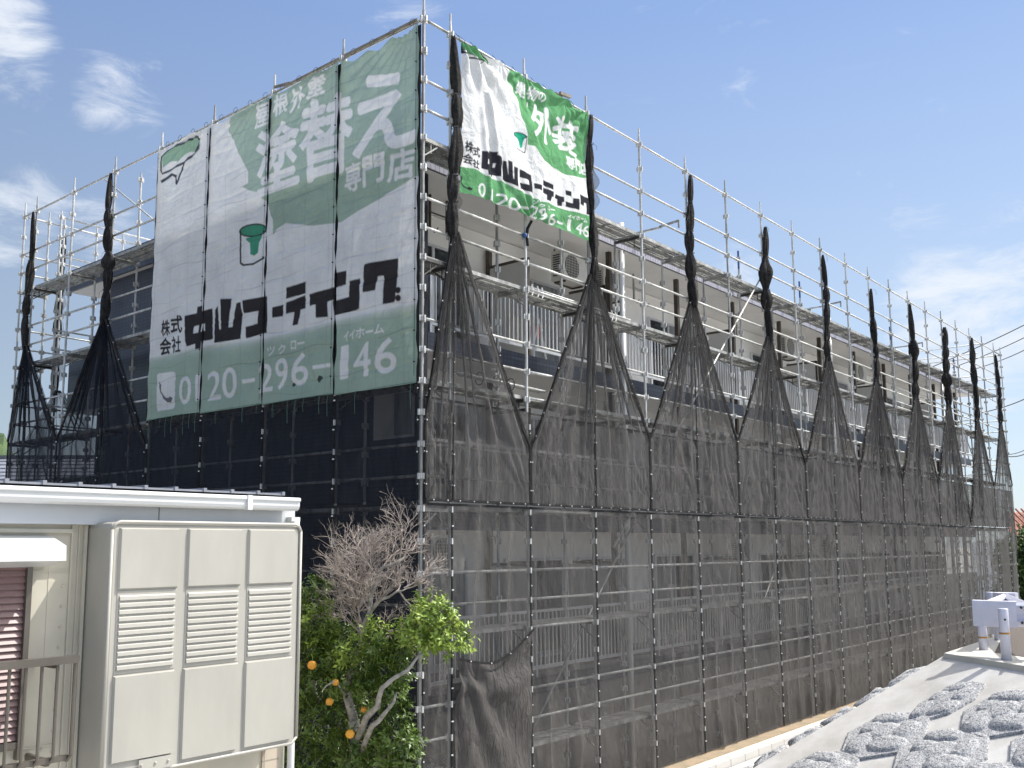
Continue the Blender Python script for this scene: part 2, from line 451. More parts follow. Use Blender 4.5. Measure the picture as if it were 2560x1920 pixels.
# ================================================================== APARTMENT BUILDING
XB0, XB1, YF, YW2, YB = .90, 32.3, .90, 2.2, 10.95
bld = thing('apartment_building', 'three storey white apartment block with navy tile bands behind the scaffold', 'building', (XB0, YF, 0))
FLO = [2.25, 5.0, 7.78]          # walking level of each storey
CEI = [4.64, 7.36, 10.2]
b = MB(); b.box(XB0, XB0 + .14, YF, YB, 0, 10.2).build('side_wall', 'navy_y', bld)
b = MB(); b.box(XB0 + .141, XB1, YW2, YW2 + .2, 0, 10.2)
b.box(XB0 + .141, XB1, YB - .15, YB, 0, 10.2); b.box(XB1 - .15, XB1, YW2 + .2, YB - .15, 0, 10.2)
b.build('main_wall', 'wall', bld)
MB().box(XB0 + .15, XB1, YF + .04, YW2, -.2, 2.2).build('base_wall', 'base', bld)
fo = MB().box(XB0 - .03, XB0 - .003, 1.02, 1.92, 6.0, 6.74).build('side_window', 'alu', bld)
MB().box(XB0 - .04, XB0 - .032, 1.06, 1.44, 6.04, 6.70).build('pane', 'curtain', fo); MB().box(XB0 - .036, XB0 - .031, 1.48, 1.88, 6.04, 6.70).build('pane', 'panel', fo)
# roof
MB().box(.78, XB1 + .1, .76, 12.38, 10.24, 10.60).build('roof_slab', 'soffit', bld)
MB().box(.74, XB1 + .1, .71, .757, 10.2, 10.62).build('roof_fascia', 'fascia', bld)
MB().box(.735, .777, .76, 12.4, 10.2, 10.72).build('side_fascia', 'navy_y', bld)
MB().box(.70, XB1 + .1, .66, .90, 10.622, 10.66).build('roof_coping', 'galv', bld)
MB().box(.80, XB1 + .05, .78, 12.3, 10.215, 10.238).build('soffit', 'soffit', bld)
# balcony slabs: white underside, tiled front band
for i in (1, 2):
    z = FLO[i]
    MB().box(XB0 + .15, XB1 - .2, YF + .05, YW2 - .002, z - .38, z - .16).build('balcony_slab', 'soffit', bld)
    MB().box(XB0 + .15, XB1 - .2, YF, YF + .048, z - .42, z - .13).build('balcony_band', 'navy_x', bld)
MB().box(XB0 + .15, XB1 - .2, YF, YF + .036, 1.85, 2.12).build('balcony_band', 'navy_x', bld)
# rear corridors seen past the end wall
for i in (1, 2):
    z = FLO[i]
    MB().box(XB0 + .1, XB1, YB + .002, 12.4, z - .38, z - .14).build('corridor_slab', 'soffit', bld)
    MB().box(XB0, XB0 + .098, YB + .002, 12.4, z - .42, z + .88).build('corridor_parapet', 'navy_y', bld)
    MB().box(XB0 + .1, XB1, 12.3, 12.4, z - .138, z + .88).build('corridor_parapet', 'wall', bld)
# posts, partitions, windows, railings per unit
POSTS = [1.18 + .0, 3.93] + [6.45 + 2.72 * k for k in range(10)]
for fl in range(3):
    z0, z1 = FLO[fl] - .13, CEI[fl] + (.015 if fl == 2 else -.02)
    for k, x in enumerate(POSTS[1:]):
        y = 1.06 if k else 2.1
        top = z1 if (k or fl < 2) else 9.9
        MB().box(x - .045, x + .045, y - .045, y + .045, z0, top).build('brown_post', 'brown', bld)
        if k % 2 == 1 or k == 0:
            p = MB().box(x - .02, x + .02, 1.18, YW2 - .05, z0 + .05, z0 + 1.85).build('partition_panel', 'panel', bld)
            q = MB()
            for a_, b_ in (((x, 1.16, z0 + 1.88), (x, YW2 - .16, z0 + 1.88)), ((x, 1.16, z0 + .02), (x, YW2 - .16, z0 + .02)), ((x, 1.165, z0), (x, 1.165, z0 + 1.9))):
                q.bar(a_, b_, .05, .05)
            q.build('panel_frame', 'brown', p)
    # windows: one sliding pair in each bay
    xs = [1.2] + POSTS[1:] + [XB1 - .6]
    for k in range(len(xs) - 1):
        xa, xb = xs[k], xs[k + 1]
        if xb - xa < 1.6: continue
        w = min(1.75, xb - xa - .75); cx = (xa + xb) / 2 + (.15 if k % 2 else -.1)
        zb = FLO[fl] + (.02 if k % 3 else .05); zt = zb + 1.82
        fr = MB()
        y = YW2 - .035
        for a_ in (cx - w / 2, cx + w / 2): fr.box(a_ - .03, a_ + .03, y - .03, YW2 - .002, zb, zt)
        fr.box(cx - w / 2 + .031, cx + w / 2 - .031, y - .03, YW2 - .002, zt - .05, zt); fr.box(cx - w / 2 + .031, cx + w / 2 - .031, y - .03, YW2 - .002, zb, zb + .05)
        fr.box(cx - .03, cx + .03, y - .025, YW2 - .003, zb + .051, zt - .051)
        fo = fr.build('window', 'alu', bld)
        MB().box(cx - w / 2 + .032, cx - .031, y + .005, y + .015, zb + .051, zt - .051).build('pane', 'glass' if (k + fl) % 3 else 'curtain', fo)
        MB().box(cx + .031, cx + w / 2 - .032, y - .01, y, zb + .051, zt - .051).build('pane', 'curtain' if (k * 2 + fl) % 4 == 0 else 'glass', fo)
    # railings
    xs = [1.12] + POSTS[2:] + [XB1 - .3]
    for k in range(len(xs) - 1):
        xa, xb = xs[k] + .03, xs[k + 1] - .03
        zb = FLO[fl] + .0; zt = zb + .95
        r = MB()
        r.box(xa, xb, .915, .965, zt, zt + .045); r.box(xa, xb, .92, .96, zb, zb + .06)
        for a_ in (xa, xb, (xa + xb) / 2): r.box(a_ - .025, a_ + .025, .925, .975, zb - .13, zt + .002)
        x = xa + .115
        while x < xb - .05:
            r.box(x - .011, x + .011, .93, .952, zb + .06, zt); x += .115
        r.build('balcony_railing', 'alu', bld)
# downpipes
for x in (6.52, 17.45, 28.35):
    p = MB().tube([(x, .80, 0), (x, .80, 10.78)], .058, 14).tube([(x, .80, 10.42), (x, .80, 10.78)], .066, 14).tube([(x, .80, 7.9), (x, .80, 7.97)], .066, 14).tube([(x, .80, 5.1), (x, .80, 5.17)], .066, 14)
    p.build('downpipe', 'pipe', bld, smooth=True)
# laundry pole hooks fixed under the soffit
for x, y in ((1.7, 1.5), (8.1, 1.5), (12.6, 1.5), (18.2, 1.45), (23.4, 1.5)):
    q = MB()
    for d in (0, .42):
        q.bar((x + d, y, 10.2), (x + d, y, 9.62), .035, .035); q.tube([(x + d, y, 9.62), (x + d + .1, y - .02, 9.56), (x + d + .18, y - .02, 9.66)], .012, 5)
    q.bar((x, y, 9.9), (x + .42, y, 9.9), .02, .02)
    q.build('laundry_bracket', 'brown' if x < 5 else 'galv_old', bld)


# air conditioners hung under the balcony ceilings
def ac_unit(x, y, z, label, w=.78, flip=0):
    t = thing('air_conditioner', label, 'air conditioner', (x, y, z), 'air conditioner outdoor units on the balconies')
    MB().box(x, x + w, y, y + .30, z, z + .58).build('casing', 'ac', t)
    f = MB()
    cx, cz = x + w * .36, z + .29
    f.m = 0
    N = 28
    f.v.append((cx, y - .004, cz))
    for k in range(N): f.v.append((cx + .235 * math.cos(2 * PI * k / N), y - .004, cz + .235 * math.sin(2 * PI * k / N)))
    for k in range(N): f.f.append((0, 1 + (k + 1) % N, 1 + k)); f.mi.append(0)
    f.m = 1
    for k in range(-4, 5):
        h = math.sqrt(max(0, .235 ** 2 - (k * .052) ** 2)); f.box(cx + k * .052 - .004, cx + k * .052 + .004, y - .018, y - .008, cz - h, cz + h)
    for k in range(-4, 5):
        h = math.sqrt(max(0, .235 ** 2 - (k * .052) ** 2)); f.box(cx - h, cx + h, y - .026, y - .019, cz + k * .052 - .003, cz + k * .052 + .003)
    f.build('fan_grille', ['black', 'ac'], t)
    l = MB()
    for k in range(10): l.box(x - .012, x - .002, y + .05, y + .25, z + .08 + k * .045, z + .10 + k * .045)
    l.build('side_louvre', 'black', t)
    q = MB()
    for a_ in (x + .1, x + w - .1):
        q.bar((a_, y + .03, z - .02), (a_, y + .27, z - .02), .03, .03)
        q.bar((a_, y + .285, z - .03), (a_, y + .285, z + .66), .025, .025)
    q.bar((x + .1, y + .285, z - .02), (x + w - .1, y + .285, z - .02), .025, .025)
    q.build('hanger', 'brown', t)


ac_unit(5.12, 1.22, 9.42, 'beige air conditioner with round fan just under the green banner corner')
ac_unit(6.62, 1.30, 9.42, 'air conditioner beside the near white downpipe under the roof')
ac_unit(15.5, 1.25, 9.45, 'air conditioner under the roof about halfway along the long side')
ac_unit(20.9, 1.25, 9.45, 'air conditioner under the roof towards the far end of the long side')
ac_unit(1.35, 1.10, 3.93, 'air conditioner seen dimly through the lower net beside the near corner')
ac_unit(12.4, 1.25, 3.95, 'air conditioner behind the lower net left of the middle white downpipe')
ac_unit(17.9, 1.25, 3.95, 'air conditioner behind the lower net right of the middle white downpipe')
ac_unit(6.9, 1.25, 6.68, 'air conditioner behind the upper net beside the near white downpipe')

# things left on the top balcony
t = thing('folding_clothes_stand', 'small pale stand hung with pink cloth on the top balcony', 'clothes stand', (4.3, 1.5, 7.65))
q = MB()
for s_ in (-1, 1):
    q.bar((4.1, 1.4 + s_ * .15, 7.66), (4.35, 1.4 + s_ * .15, 8.5), .02, .02); q.bar((4.6, 1.4 + s_ * .15, 7.66), (4.35, 1.4 + s_ * .15, 8.5), .02, .02)
q.bar((4.05, 1.4, 8.35), (4.65, 1.4, 8.35), .03, .03)
q.build('frame', 'alu', t)
P = np.zeros((10, 14, 3))
for j in range(10):
    for i in range(14): P[j, i] = (4.15 + .4 * i / 13, 1.36 + .02 * math.sin(i * 1.4), 8.38 - .22 * j / 9 - .03 * math.sin(i * .9))
MB().grid(P).build('cloth', 'pink', t, smooth=True)
t = thing('gas_cylinder_box', 'two pale metal boxes standing behind the top balcony railing near the corner', 'boxes', (2.95, 1.5, 7.65))
MB().box(2.85, 3.1, 1.4, 1.65, 7.64, 8.15).build('box', 'alu', t); MB().box(3.14, 3.38, 1.4, 1.65, 7.64, 8.05).build('box', 'ac', t)

# ================================================================== SCAFFOLD
scf = thing('scaffold', 'galvanised steel tube scaffold wrapped around two sides of the apartment block', 'scaffold', (0, 0, 0))
RP = .0243
rnd = random.Random(11)


def pole(x, y, z0, z1, coup=True, m_='galv', lods=8, tip=None, n=10, off=0.0):
    p = MB()
    p.tube([(x, y, z0), (x, y, z1)], RP, n)
    p.tube([(x, y, z1 - .0), (x, y, z1 + .02), (x, y, z1 + .20)], [.019, .019, .017], 8)
    if tip: p.m = 1; p.tube([(x, y, z1 - .25), (x, y, z1 + .2)], RP + .001, 8); p.m = 0
    if coup:
        l = 0
        while LV(l) > z0 + .1:
            z = LV(l) + off
            if z < z1 + .05:
                p.m = 2
                p.tube([(x, y, z - .045), (x, y, z - .035), (x, y, z + .028), (x, y, z + .036)], [RP + .006, RP + .018, RP + .018, RP + .006], 8)
                for a_ in ((1, 0), (0, 1), (-1, 0), (0, -1)):
                    p.box(x + a_[0] * .05 - .014, x + a_[0] * .05 + .014, y + a_[1] * .05 - .014, y + a_[1] * .05 + .014, z - .05, z + .035)
                p.m = 0
            l += 1
    return p.build('upright_pole', [m_, 'blue_paint' if tip != 'green' else 'green_paint', 'galv'], scf, smooth=False)


for k, x in enumerate(SX):
    pole(x, 0, 0.3 if x > 1.5 else 0.02, 12.18, m_='galv' if k % 3 else 'galv_old', n=12 if k < 5 else 8)
for k, x in enumerate(SX[1:-1]):
    tall = k in (2, 6, 8, 12, 16)
    pole(x, .60, 0.02, 11.1 if tall else 10.1, m_='galv_old' if k % 2 else 'galv', tip='blue' if tall else None, n=8)
for k, y in enumerate(SY[1:]):
    pole(0, y, 0.02, 12.18, m_='galv' if k % 2 else 'galv_old', n=8)
    if k < 7: pole(.578, y, 0.02, 12.0 if k in (4, 6) else 10.15, n=8)
for x in (.578, 1.78, 2.48, 4.3): pole(x, SY[8], .02, 12.1, n=6)
for y in (1.8, 3.6, 5.4, 7.2, 9.0, 10.8, 12.6):
    pole(SX[20], y, .02, 12.1, n=6); pole(SX[19], y, .02, 12.1 if y > 3 else 10.2, n=6)

rails = []       # (distance to camera, p, q, material)


def rail(p, q, m_='galv'):
    c = (Vector(p) + Vector(q)) / 2
    rails.append(((c - CAM).length, p, q, m_))


LVR = (0, 2, 3, 6, 7, 10, 11, 14, 15, 18, 19, 22, 23)
for k in range(20):
    for l in LVR:
        if l in (2, 3) and k == 0: rail((SX[0], -.0, LV(l)), (SX[1], -.0, LV(l)))
        else: rail((SX[k], 0, LV(l)), (SX[k + 1], 0, LV(l)), 'galv' if (k + l) % 4 else 'galv_old')
    for l in (4, 8, 12, 16, 20):
        if k % 5 == 2: rail((SX[k], 0.0, LV(l) + .02), (SX[k + 1], 0.0, LV(l) + .02))
for k in range(8):
    for l in LVR:
        if l in (0, 2, 3) and k < 4 and l != 0: continue
        rail((0, SY[k], LV(l)), (0, SY[k + 1], LV(l)))
for l in (0, 2, 3, 6, 7, 10, 11):
    rail((0, SY[8], LV(l)), (.578, SY[8], LV(l))); rail((.578, SY[8], LV(l)), (2.48, SY[8], LV(l))); rail((2.48, SY[8], LV(l)), (6.1, SY[8], LV(l)))
    rail((SX[20], 0, LV(l)), (SX[20], 6.3, LV(l))); rail((SX[20], 6.3, LV(l)), (SX[20], 12.6, LV(l)))
    rail((SX[19], 0, LV(l)), (SX[20], 0, LV(l)))
rail((SX[18], 0.05, LV(0) + .03), (SX[18] + .2, 12, LV(0)))
rail((0, 0, LV(2) - .1), (.578, .6, LV(2) - .1), 'galv_old')
for l in (0, 2, 3, 6, 7, 10, 11):
    rail((SX[19], .6, LV(l)), (SX[19], 12.6, LV(l))); rail((.578, SY[8] - .6, LV(l)), (6.1, SY[8] - .6, LV(l)))
    if l in (2, 3, 6, 7):
        for k in (13, 15, 17): rail((SX[k], .6, LV(l) - 1.78 * (l < 4)), (SX[k + 2], .6, LV(l) - 1.78 * (l < 4)))
rails.sort(key=lambda r: r[0])
for d, p, q, m_ in rails[:100]:
    MB().tube([p, q], .0215, 8).build('guard_rail', m_, scf, smooth=True)
r = MB()
for d, p, q, m_ in rails[100:]: r.tube([p, q], .0215, 6)
r.build('guard_rail_run', 'galv', scf, smooth=True, kind='stuff')

# diagonal braces
for p, q in (((11.35, .07, 10.5), (4.9, .07, 4.3)), ((6.55, .54, 4.97), (3.0, .54, 1.25)), ((26.5, .1, 9.9), (31.0, .1, 5.8)),
             ((.1, 9.6, 12.1), (.1, 6.9, 10.3)), ((13.3, .54, 4.5), (9.9, .54, 1.0))):
    MB().tube([p, q], .019, 8).build('diagonal_brace', 'galv', scf, smooth=True)

# decks
decks = []


def deck(x0, y0, x1, y1, z, inward):
    """two perforated steel planks between the outer and inner poles"""
    decks.append(((Vector(((x0 + x1) / 2, (y0 + y1) / 2, z)) - CAM).length, x0, y0, x1, y1, z, inward))


def deck_mesh(g, x0, y0, x1, y1, z, inward):
    a = Vector((x1 - x0, y1 - y0, 0)); L = a.length; a.normalize(); s = Vector(inward); zz = Vector((0, 0, 1)); o = Vector((x0, y0, z))
    for w0 in (.055, .305):
        for e in (0, .235):           # side channels
            g.m = 0; g.obox(o + a * L / 2 + s * (w0 + e) - zz * .005, a, s, zz, L / 2 - .05, .006, .028)
        for e in (.045, .118, .19):   # tread ribs with gaps between
            g.m = 1; g.obox(o + a * L / 2 + s * (w0 + e) + zz * .018, a, s, zz, L / 2 - .06, .022, .003)
            g.m = 0; g.obox(o + a * L / 2 + s * (w0 + e + .036) + zz * .012, a, s, zz, L / 2 - .06, .003, .012)
        for e in (.04, L / 2, L - .04):
            g.m = 0; g.obox(o + a * e + s * (w0 + .118) - zz * .004, a, s, zz, .018, .118, .012)
    return g


M['tread'] = tile_mat('perforated_tread', (.60, .60, .59), (.05, .05, .05), .055, 2.0, 0, mort=.012, rough=.5, var=.3)
M['tread_y'] = tile_mat('perforated_tread_end', (.60, .60, .59), (.05, .05, .05), .055, 2.0, 1, mort=.012, rough=.5, var=.3)
for k in range(0, 19):
    for l in (4, 8, 12, 16, 20, 24):
        deck(SX[k], 0, SX[k + 1], 0, LV(l) + .03, (0, 1, 0))
for k in range(0, 8):
    for l in (4, 8, 12, 16):
        deck(0, SY[k], 0, SY[k + 1], LV(l) + .03, (1, 0, 0))
decks.sort(key=lambda r: r[0])
far = MB(); nfar = MB()
for i, d in enumerate(decks):
    gg = MB() if i < 100 else (far if d[6][1] else nfar)
    deck_mesh(gg, *d[1:])
    if i < 100: gg.build('deck_plank', ['galv_old', 'tread' if d[6][1] else 'tread_y'], scf)
far.build('deck_run', ['galv_old', 'tread'], scf, kind='stuff')
if nfar.v: nfar.build('end_deck_run', ['galv_old', 'tread_y'], scf, kind='stuff')
# deck brackets
br = []
for k, x in enumerate(SX[:-1]):
    for l in (4, 8, 12, 16, 20, 24): br.append((x, 0, LV(l), (0, 1, 0)))
for k, y in enumerate(SY):
    for l in (4, 8, 12, 16): br.append((0, y, LV(l), (1, 0, 0)))
br.sort(key=lambda b_: (Vector(b_[:3]) - CAM).length)
rest = MB()
for i, (x, y, z, s_) in enumerate(br):
    gg = MB() if i < 100 else rest
    s = Vector(s_); o = Vector((x, y, z))
    gg.bar(o + s * .03 - Vector((0, 0, .02)), o + s * .60 - Vector((0, 0, .02)), .045, .05)
    gg.bar(o + s * .03 - Vector((0, 0, .26)), o + s * .30 - Vector((0, 0, .06)), .02, .02)
    gg.bar(o + s * .16 - Vector((0, 0, .04)), o + s * .16 - Vector((0, 0, .2)), .015, .015)
    if i < 100: gg.build('deck_bracket', 'galv_old' if i % 3 else 'steel_dark', scf)
rest.build('deck_bracket_run', 'galv_old', scf, kind='stuff')
# access hooks: bent tube handles hanging on the railings
for k, (x, z) in enumerate([(2.0, 8.35), (5.6, 8.35), (9.1, 8.35), (12.7, 8.35), (2.0, 5.6), (5.7, 5.6), (8.9, 2.9), (12.5, 2.9), (16.1, 2.9), (19.7, 2.9)]):
    y = .72
    q = MB().tube([(x, y, z), (x + .1, y, z + .03), (x + .17, y, z - .04), (x + .50, y, z - .85), (x + .53, y, z - 1.02), (x + .47, y, z - 1.13), (x + .36, y, z - 1.14)], .014, 7)
    q.build('bent_stay_tube', 'galv', scf, smooth=True)
# wall ties reaching over the roof edge
for x in (7.72, 16.7, 24.0):
    q = MB().bar((x, .56, 10.95), (x, 1.3, 10.95), .04, .04).bar((x, .15, 11.0), (x, .6, 10.97), .04, .04).bar((x, .15, 11.02), (x, .15, 10.85), .03, .03)
    q.build('wall_tie', 'galv_old', scf)
    t = thing('sleeve_bundle', 'pale green protective sleeve on the roof edge by the %s blue tipped pole' % {7.72: 'nearest', 16.7: 'middle', 24.0: 'farthest'}[x], 'sleeve', (x, 1.1, 10.66), 'green sleeves on the roof edge')
    MB().tube([(x - .12, 1.0, 10.68), (x - .05, 1.02, 10.82), (x, 1.05, 10.93), (x + .1, 1.1, 10.8), (x + .16, 1.1, 10.68)], .045, 7).build('padding', 'green_paint', t, smooth=True)
# loose tubes on the decks
t = thing('loose_tubes', 'spare scaffold tubes tied with white straps on the deck left of the near white downpipe', 'tubes', (3.5, .1, 8.5))
q = MB()
for i in range(4): q.tube([(2.5 + .06 * i, .06 + .05 * i, 8.51 + .012 * i), (5.6 - .1 * i, .06 + .05 * i, 8.50 + .012 * i)], .021, 7)
q.build('tube_stack', 'galv', t, smooth=True)
q = MB()
for x in (2.55, 2.7, 2.82, 4.9, 5.02): q.tube([(x, .01, 8.55), (x + .03, .0, 8.44), (x - .02, -.01, 8.36)], .011, 5)
q.build('strap', 'eyelet', t)
t = thing('loose_tubes', 'coiled rope and bare tubes lying on the deck above the first valley of the nets', 'tubes', (1.8, .1, 6.75))
q = MB()
for i in range(3): q.tube([(.75 + .1 * i, .03 + .06 * i, 6.86), (2.9, .03 + .06 * i, 6.83)], .02, 7)
q.build('tube_stack', 'galv', t, smooth=True)
q = MB()
for c in (1.35, 1.75, 2.1):
    q.tube([(c + .02 * math.cos(a), .1 + .1 * math.cos(a), 6.85 + .1 * math.sin(a)) for a in [i * .7 for i in range(19)]], .008, 5)
q.build('rope_coil', 'cable', t)
# wooden battens above the big banner
t = thing('timber_batten', 'grey timber batten lashed along the top of the big banner', 'batten', (0, 3, 12.06))
MB().bar((-.04, 3.52, 12.12), (-.04, 3.1, 12.06), .03, .04).bar((-.04, 3.2, 12.05), (-.04, 1.85, 12.06), .02, .03).bar((-.04, 1.72, 12.06), (-.04, .1, 12.06), .025, .035).build('batten', 'wood', t)
t = thing('tube_clamp_stub', 'short clamped tube stub on the top rail beside the green banner', 'tube stub', (3.4, -.03, 12.06))
MB().bar((3.25, -.1, 12.06), (3.55, -.1, 12.10), .05, .05).bar((3.3, -.08, 11.98), (3.3, .04, 12.1), .05, .09).build('stub', 'wood', t)


# ================================================================== BLACK MESH SHEETS
def W3(face, u, off, z):
    """u along the face, off = distance outside the poles"""
    if face == 'R': return (u, -off, z)
    if face == 'L': return (-off, u, z)
    return (u, SY[8] + off, z)          # back face


def wpts(face, U, OFF, Z):
    if face == 'R': return np.stack([U, -OFF, Z], -1)
    if face == 'L': return np.stack([-OFF, U, Z], -1)
    return np.stack([U, SY[8] + OFF, Z], -1)


def hem(face, pts, w, parent, off=.055, eye=.446, name='edge_band', eyes=True, edir=None):
    """flat strip following pts (u,z); eyelets with white ties along it"""
    g = MB()
    for (u0, z0), (u1, z1) in zip(pts[:-1], pts[1:]):
        d = math.hypot(u1 - u0, z1 - z0); nx_, nz_ = -(z1 - z0) / d * w / 2, (u1 - u0) / d * w / 2
        a = W3(face, u0 - nx_, off, z0 - nz_); b_ = W3(face, u1 - nx_, off, z1 - nz_); c = W3(face, u1 + nx_, off, z1 + nz_); e = W3(face, u0 + nx_, off, z0 + nz_)
        g.quad(a, b_, c, e)
        a2 = [W3(face, p[0], off - .006, p[1]) for p in ((u0 - nx_, z0 - nz_), (u1 - nx_, z1 - nz_), (u1 + nx_, z1 + nz_), (u0 + nx_, z0 + nz_))]
        g.quad(*a2)
    o = g.build(name, 'net_hem', parent)
    if eyes:
        g = MB(); run = 0; nxt = eye * .5
        for (u0, z0), (u1, z1) in zip(pts[:-1], pts[1:]):
            d = math.hypot(u1 - u0, z1 - z0)
            while nxt < run + d:
                t = (nxt - run) / d
                g.ball(W3(face, u0 + (u1 - u0) * t + rnd.uniform(-.008, .008), off + .014, z0 + (z1 - z0) * t), .0115, 4); nxt += eye
            run += d
        if g.v:
            g.m = 1; g.tube([W3(face, a_, off + .010, b_) for a_, b_ in pts], .003, 3, caps=False)
            g.build('eyelet_ties', ['eyelet', 'net_hem'], parent)
    return o


def rdg(x):
    return 1 - np.abs(np.mod(x, 2) - 1)


def flat_sheet(face, u0, u1, z0, z1, seed, amp=.03, nu=26, nv=64, gap=.006, off=.04, top_pleat=True):
    s = np.linspace(0, 1, nu)[None, :].repeat(nv, 0); t = np.linspace(0, 1, nv)[:, None].repeat(nu, 1)
    W = u1 - u0
    U = u0 + gap + s * (W - 2 * gap); Z = z0 + t * (z1 - z0)
    rg = np.random.RandomState(seed)
    sl = rg.uniform(-.45, .45)
    ph = (s * W * rg.uniform(2.2, 3.4) + sl * (1 - t) * 2.0 + .25 * nz(U, Z, seed + 1, .8, 3))
    pl = rdg(ph) ** 1.6 * (.45 + .55 * np.clip(nz(U * .7, Z * .6, seed + 2, 1.2, 3) + .3, 0, 1))
    win = np.clip(np.minimum(s, 1 - s) * 7, 0, 1)
    D = amp * (np.clip(pl - .30, 0, 1) * 3.0 + .9 * nz(U * 1.0, Z * .8, seed + 3, 2.2, 5) + .12 * nz(U, Z, seed + 4, 9, 4)) * (.15 + .85 * win)
    # fan folds from the top corners
    if top_pleat:
        for cx, sg in ((0, 1), (1, -1)):
            dx = (s - cx) * sg * W + .02; dz = (1 - t) * (z1 - z0) + .02
            ang = np.arctan2(dx, dz)
            D = D + amp * .9 * np.sin(ang * 26 + seed) * np.exp(-((ang - .45) / .3) ** 2) * np.exp(-np.hypot(dx, dz) / 1.1) * win
    ue = gap * .5 * np.sin(Z * 7 + seed)
    U = U + ue * (1 - win) * np.where(s < .5, 1, -1)
    return wpts(face, U, np.maximum(off + D, .030), Z)


NETM = {'R': 'net', 'L': 'net_shaded', 'B': 'net_shaded'}


def gather_panel(face, uV, uG, zh, zv, zn, seed, off=.045, nu=56, nv=80):
    """sheet pinned to the pole at uV up to zv, pulled together to the pole at uG at height zn"""
    s = np.linspace(0, 1, nu)[None, :].repeat(nv, 0)
    t = np.linspace(0, 1, nv)[:, None].repeat(nu, 1)
    Z = zh + t * (zn - zh)
    W = abs(uG - uV) - .02; sg = 1 if uV < uG else -1
    w = np.where(Z <= zv, 1.0, 1 - (1 - .045) * np.clip((Z - zv) / (zn - zv), 0, 1))
    rg = np.random.RandomState(seed)
    nf = rg.uniform(3.6, 5.6) * (W / 1.8) ** .5
    U = uG - sg * (.004 + (1 - s) * W * w)
    sc = (1 - s)
    ph = nf * (sc + .07 * np.sin(7 * sc + seed) + .03 * np.sin(17 * sc + seed * 2)) * 2 * PI + rg.uniform(0, 6) + .3 * nz(s * 2, Z, seed, 1.5, 3)
    below = np.clip(zv - Z, 0, None)
    A = np.where(Z > zv, .10 * np.sqrt(np.clip(1 - w, 0, 1)) * np.minimum(1, .22 + 1.5 * w), 0)
    # folds carry on below the pinned line as drapes curving away from the gather pole
    reach = np.exp(-below / (.35 + 1.5 * s))
    A = A + np.where(Z > zv, .022, .032 * reach) * (.3 + .7 * s)
    sh = np.sin(ph)
    D = A * (sh * .7 + .3 * np.sign(sh) * np.abs(sh) ** .5)
    win = np.clip(np.minimum(s, 1 - s) * 7, 0, 1)
    D = D * np.where(Z > zv, 1, win) + .016 * nz(U * 1.5, Z, seed + 5, 3, 5) * win + .006 * nz(U, Z, seed + 6, 11, 3) * win
    # tension folds to the foot corners
    for cx in (0, 1):
        dx = np.abs(s - cx) * W; dz = Z - zh + .02
        ang = np.arctan2(dx, dz)
        D = D + .045 * np.sin(ang * 24 + seed) * np.exp(-((ang - .5) / .35) ** 2) * np.exp(-np.hypot(dx, dz) / .8) * win
    edge = [(uG - sg * (.004 + W * (1 if z <= zv else 1 - .955 * (z - zv) / (zn - zv))), z) for z in [zh, (zh + zv) / 2, zv] + [zv + (zn - zv) * i / 10 for i in range(1, 11)]]
    return wpts(face, U, np.maximum(off + .02 + D, .030) if off > 0 else off + D, Z), edge


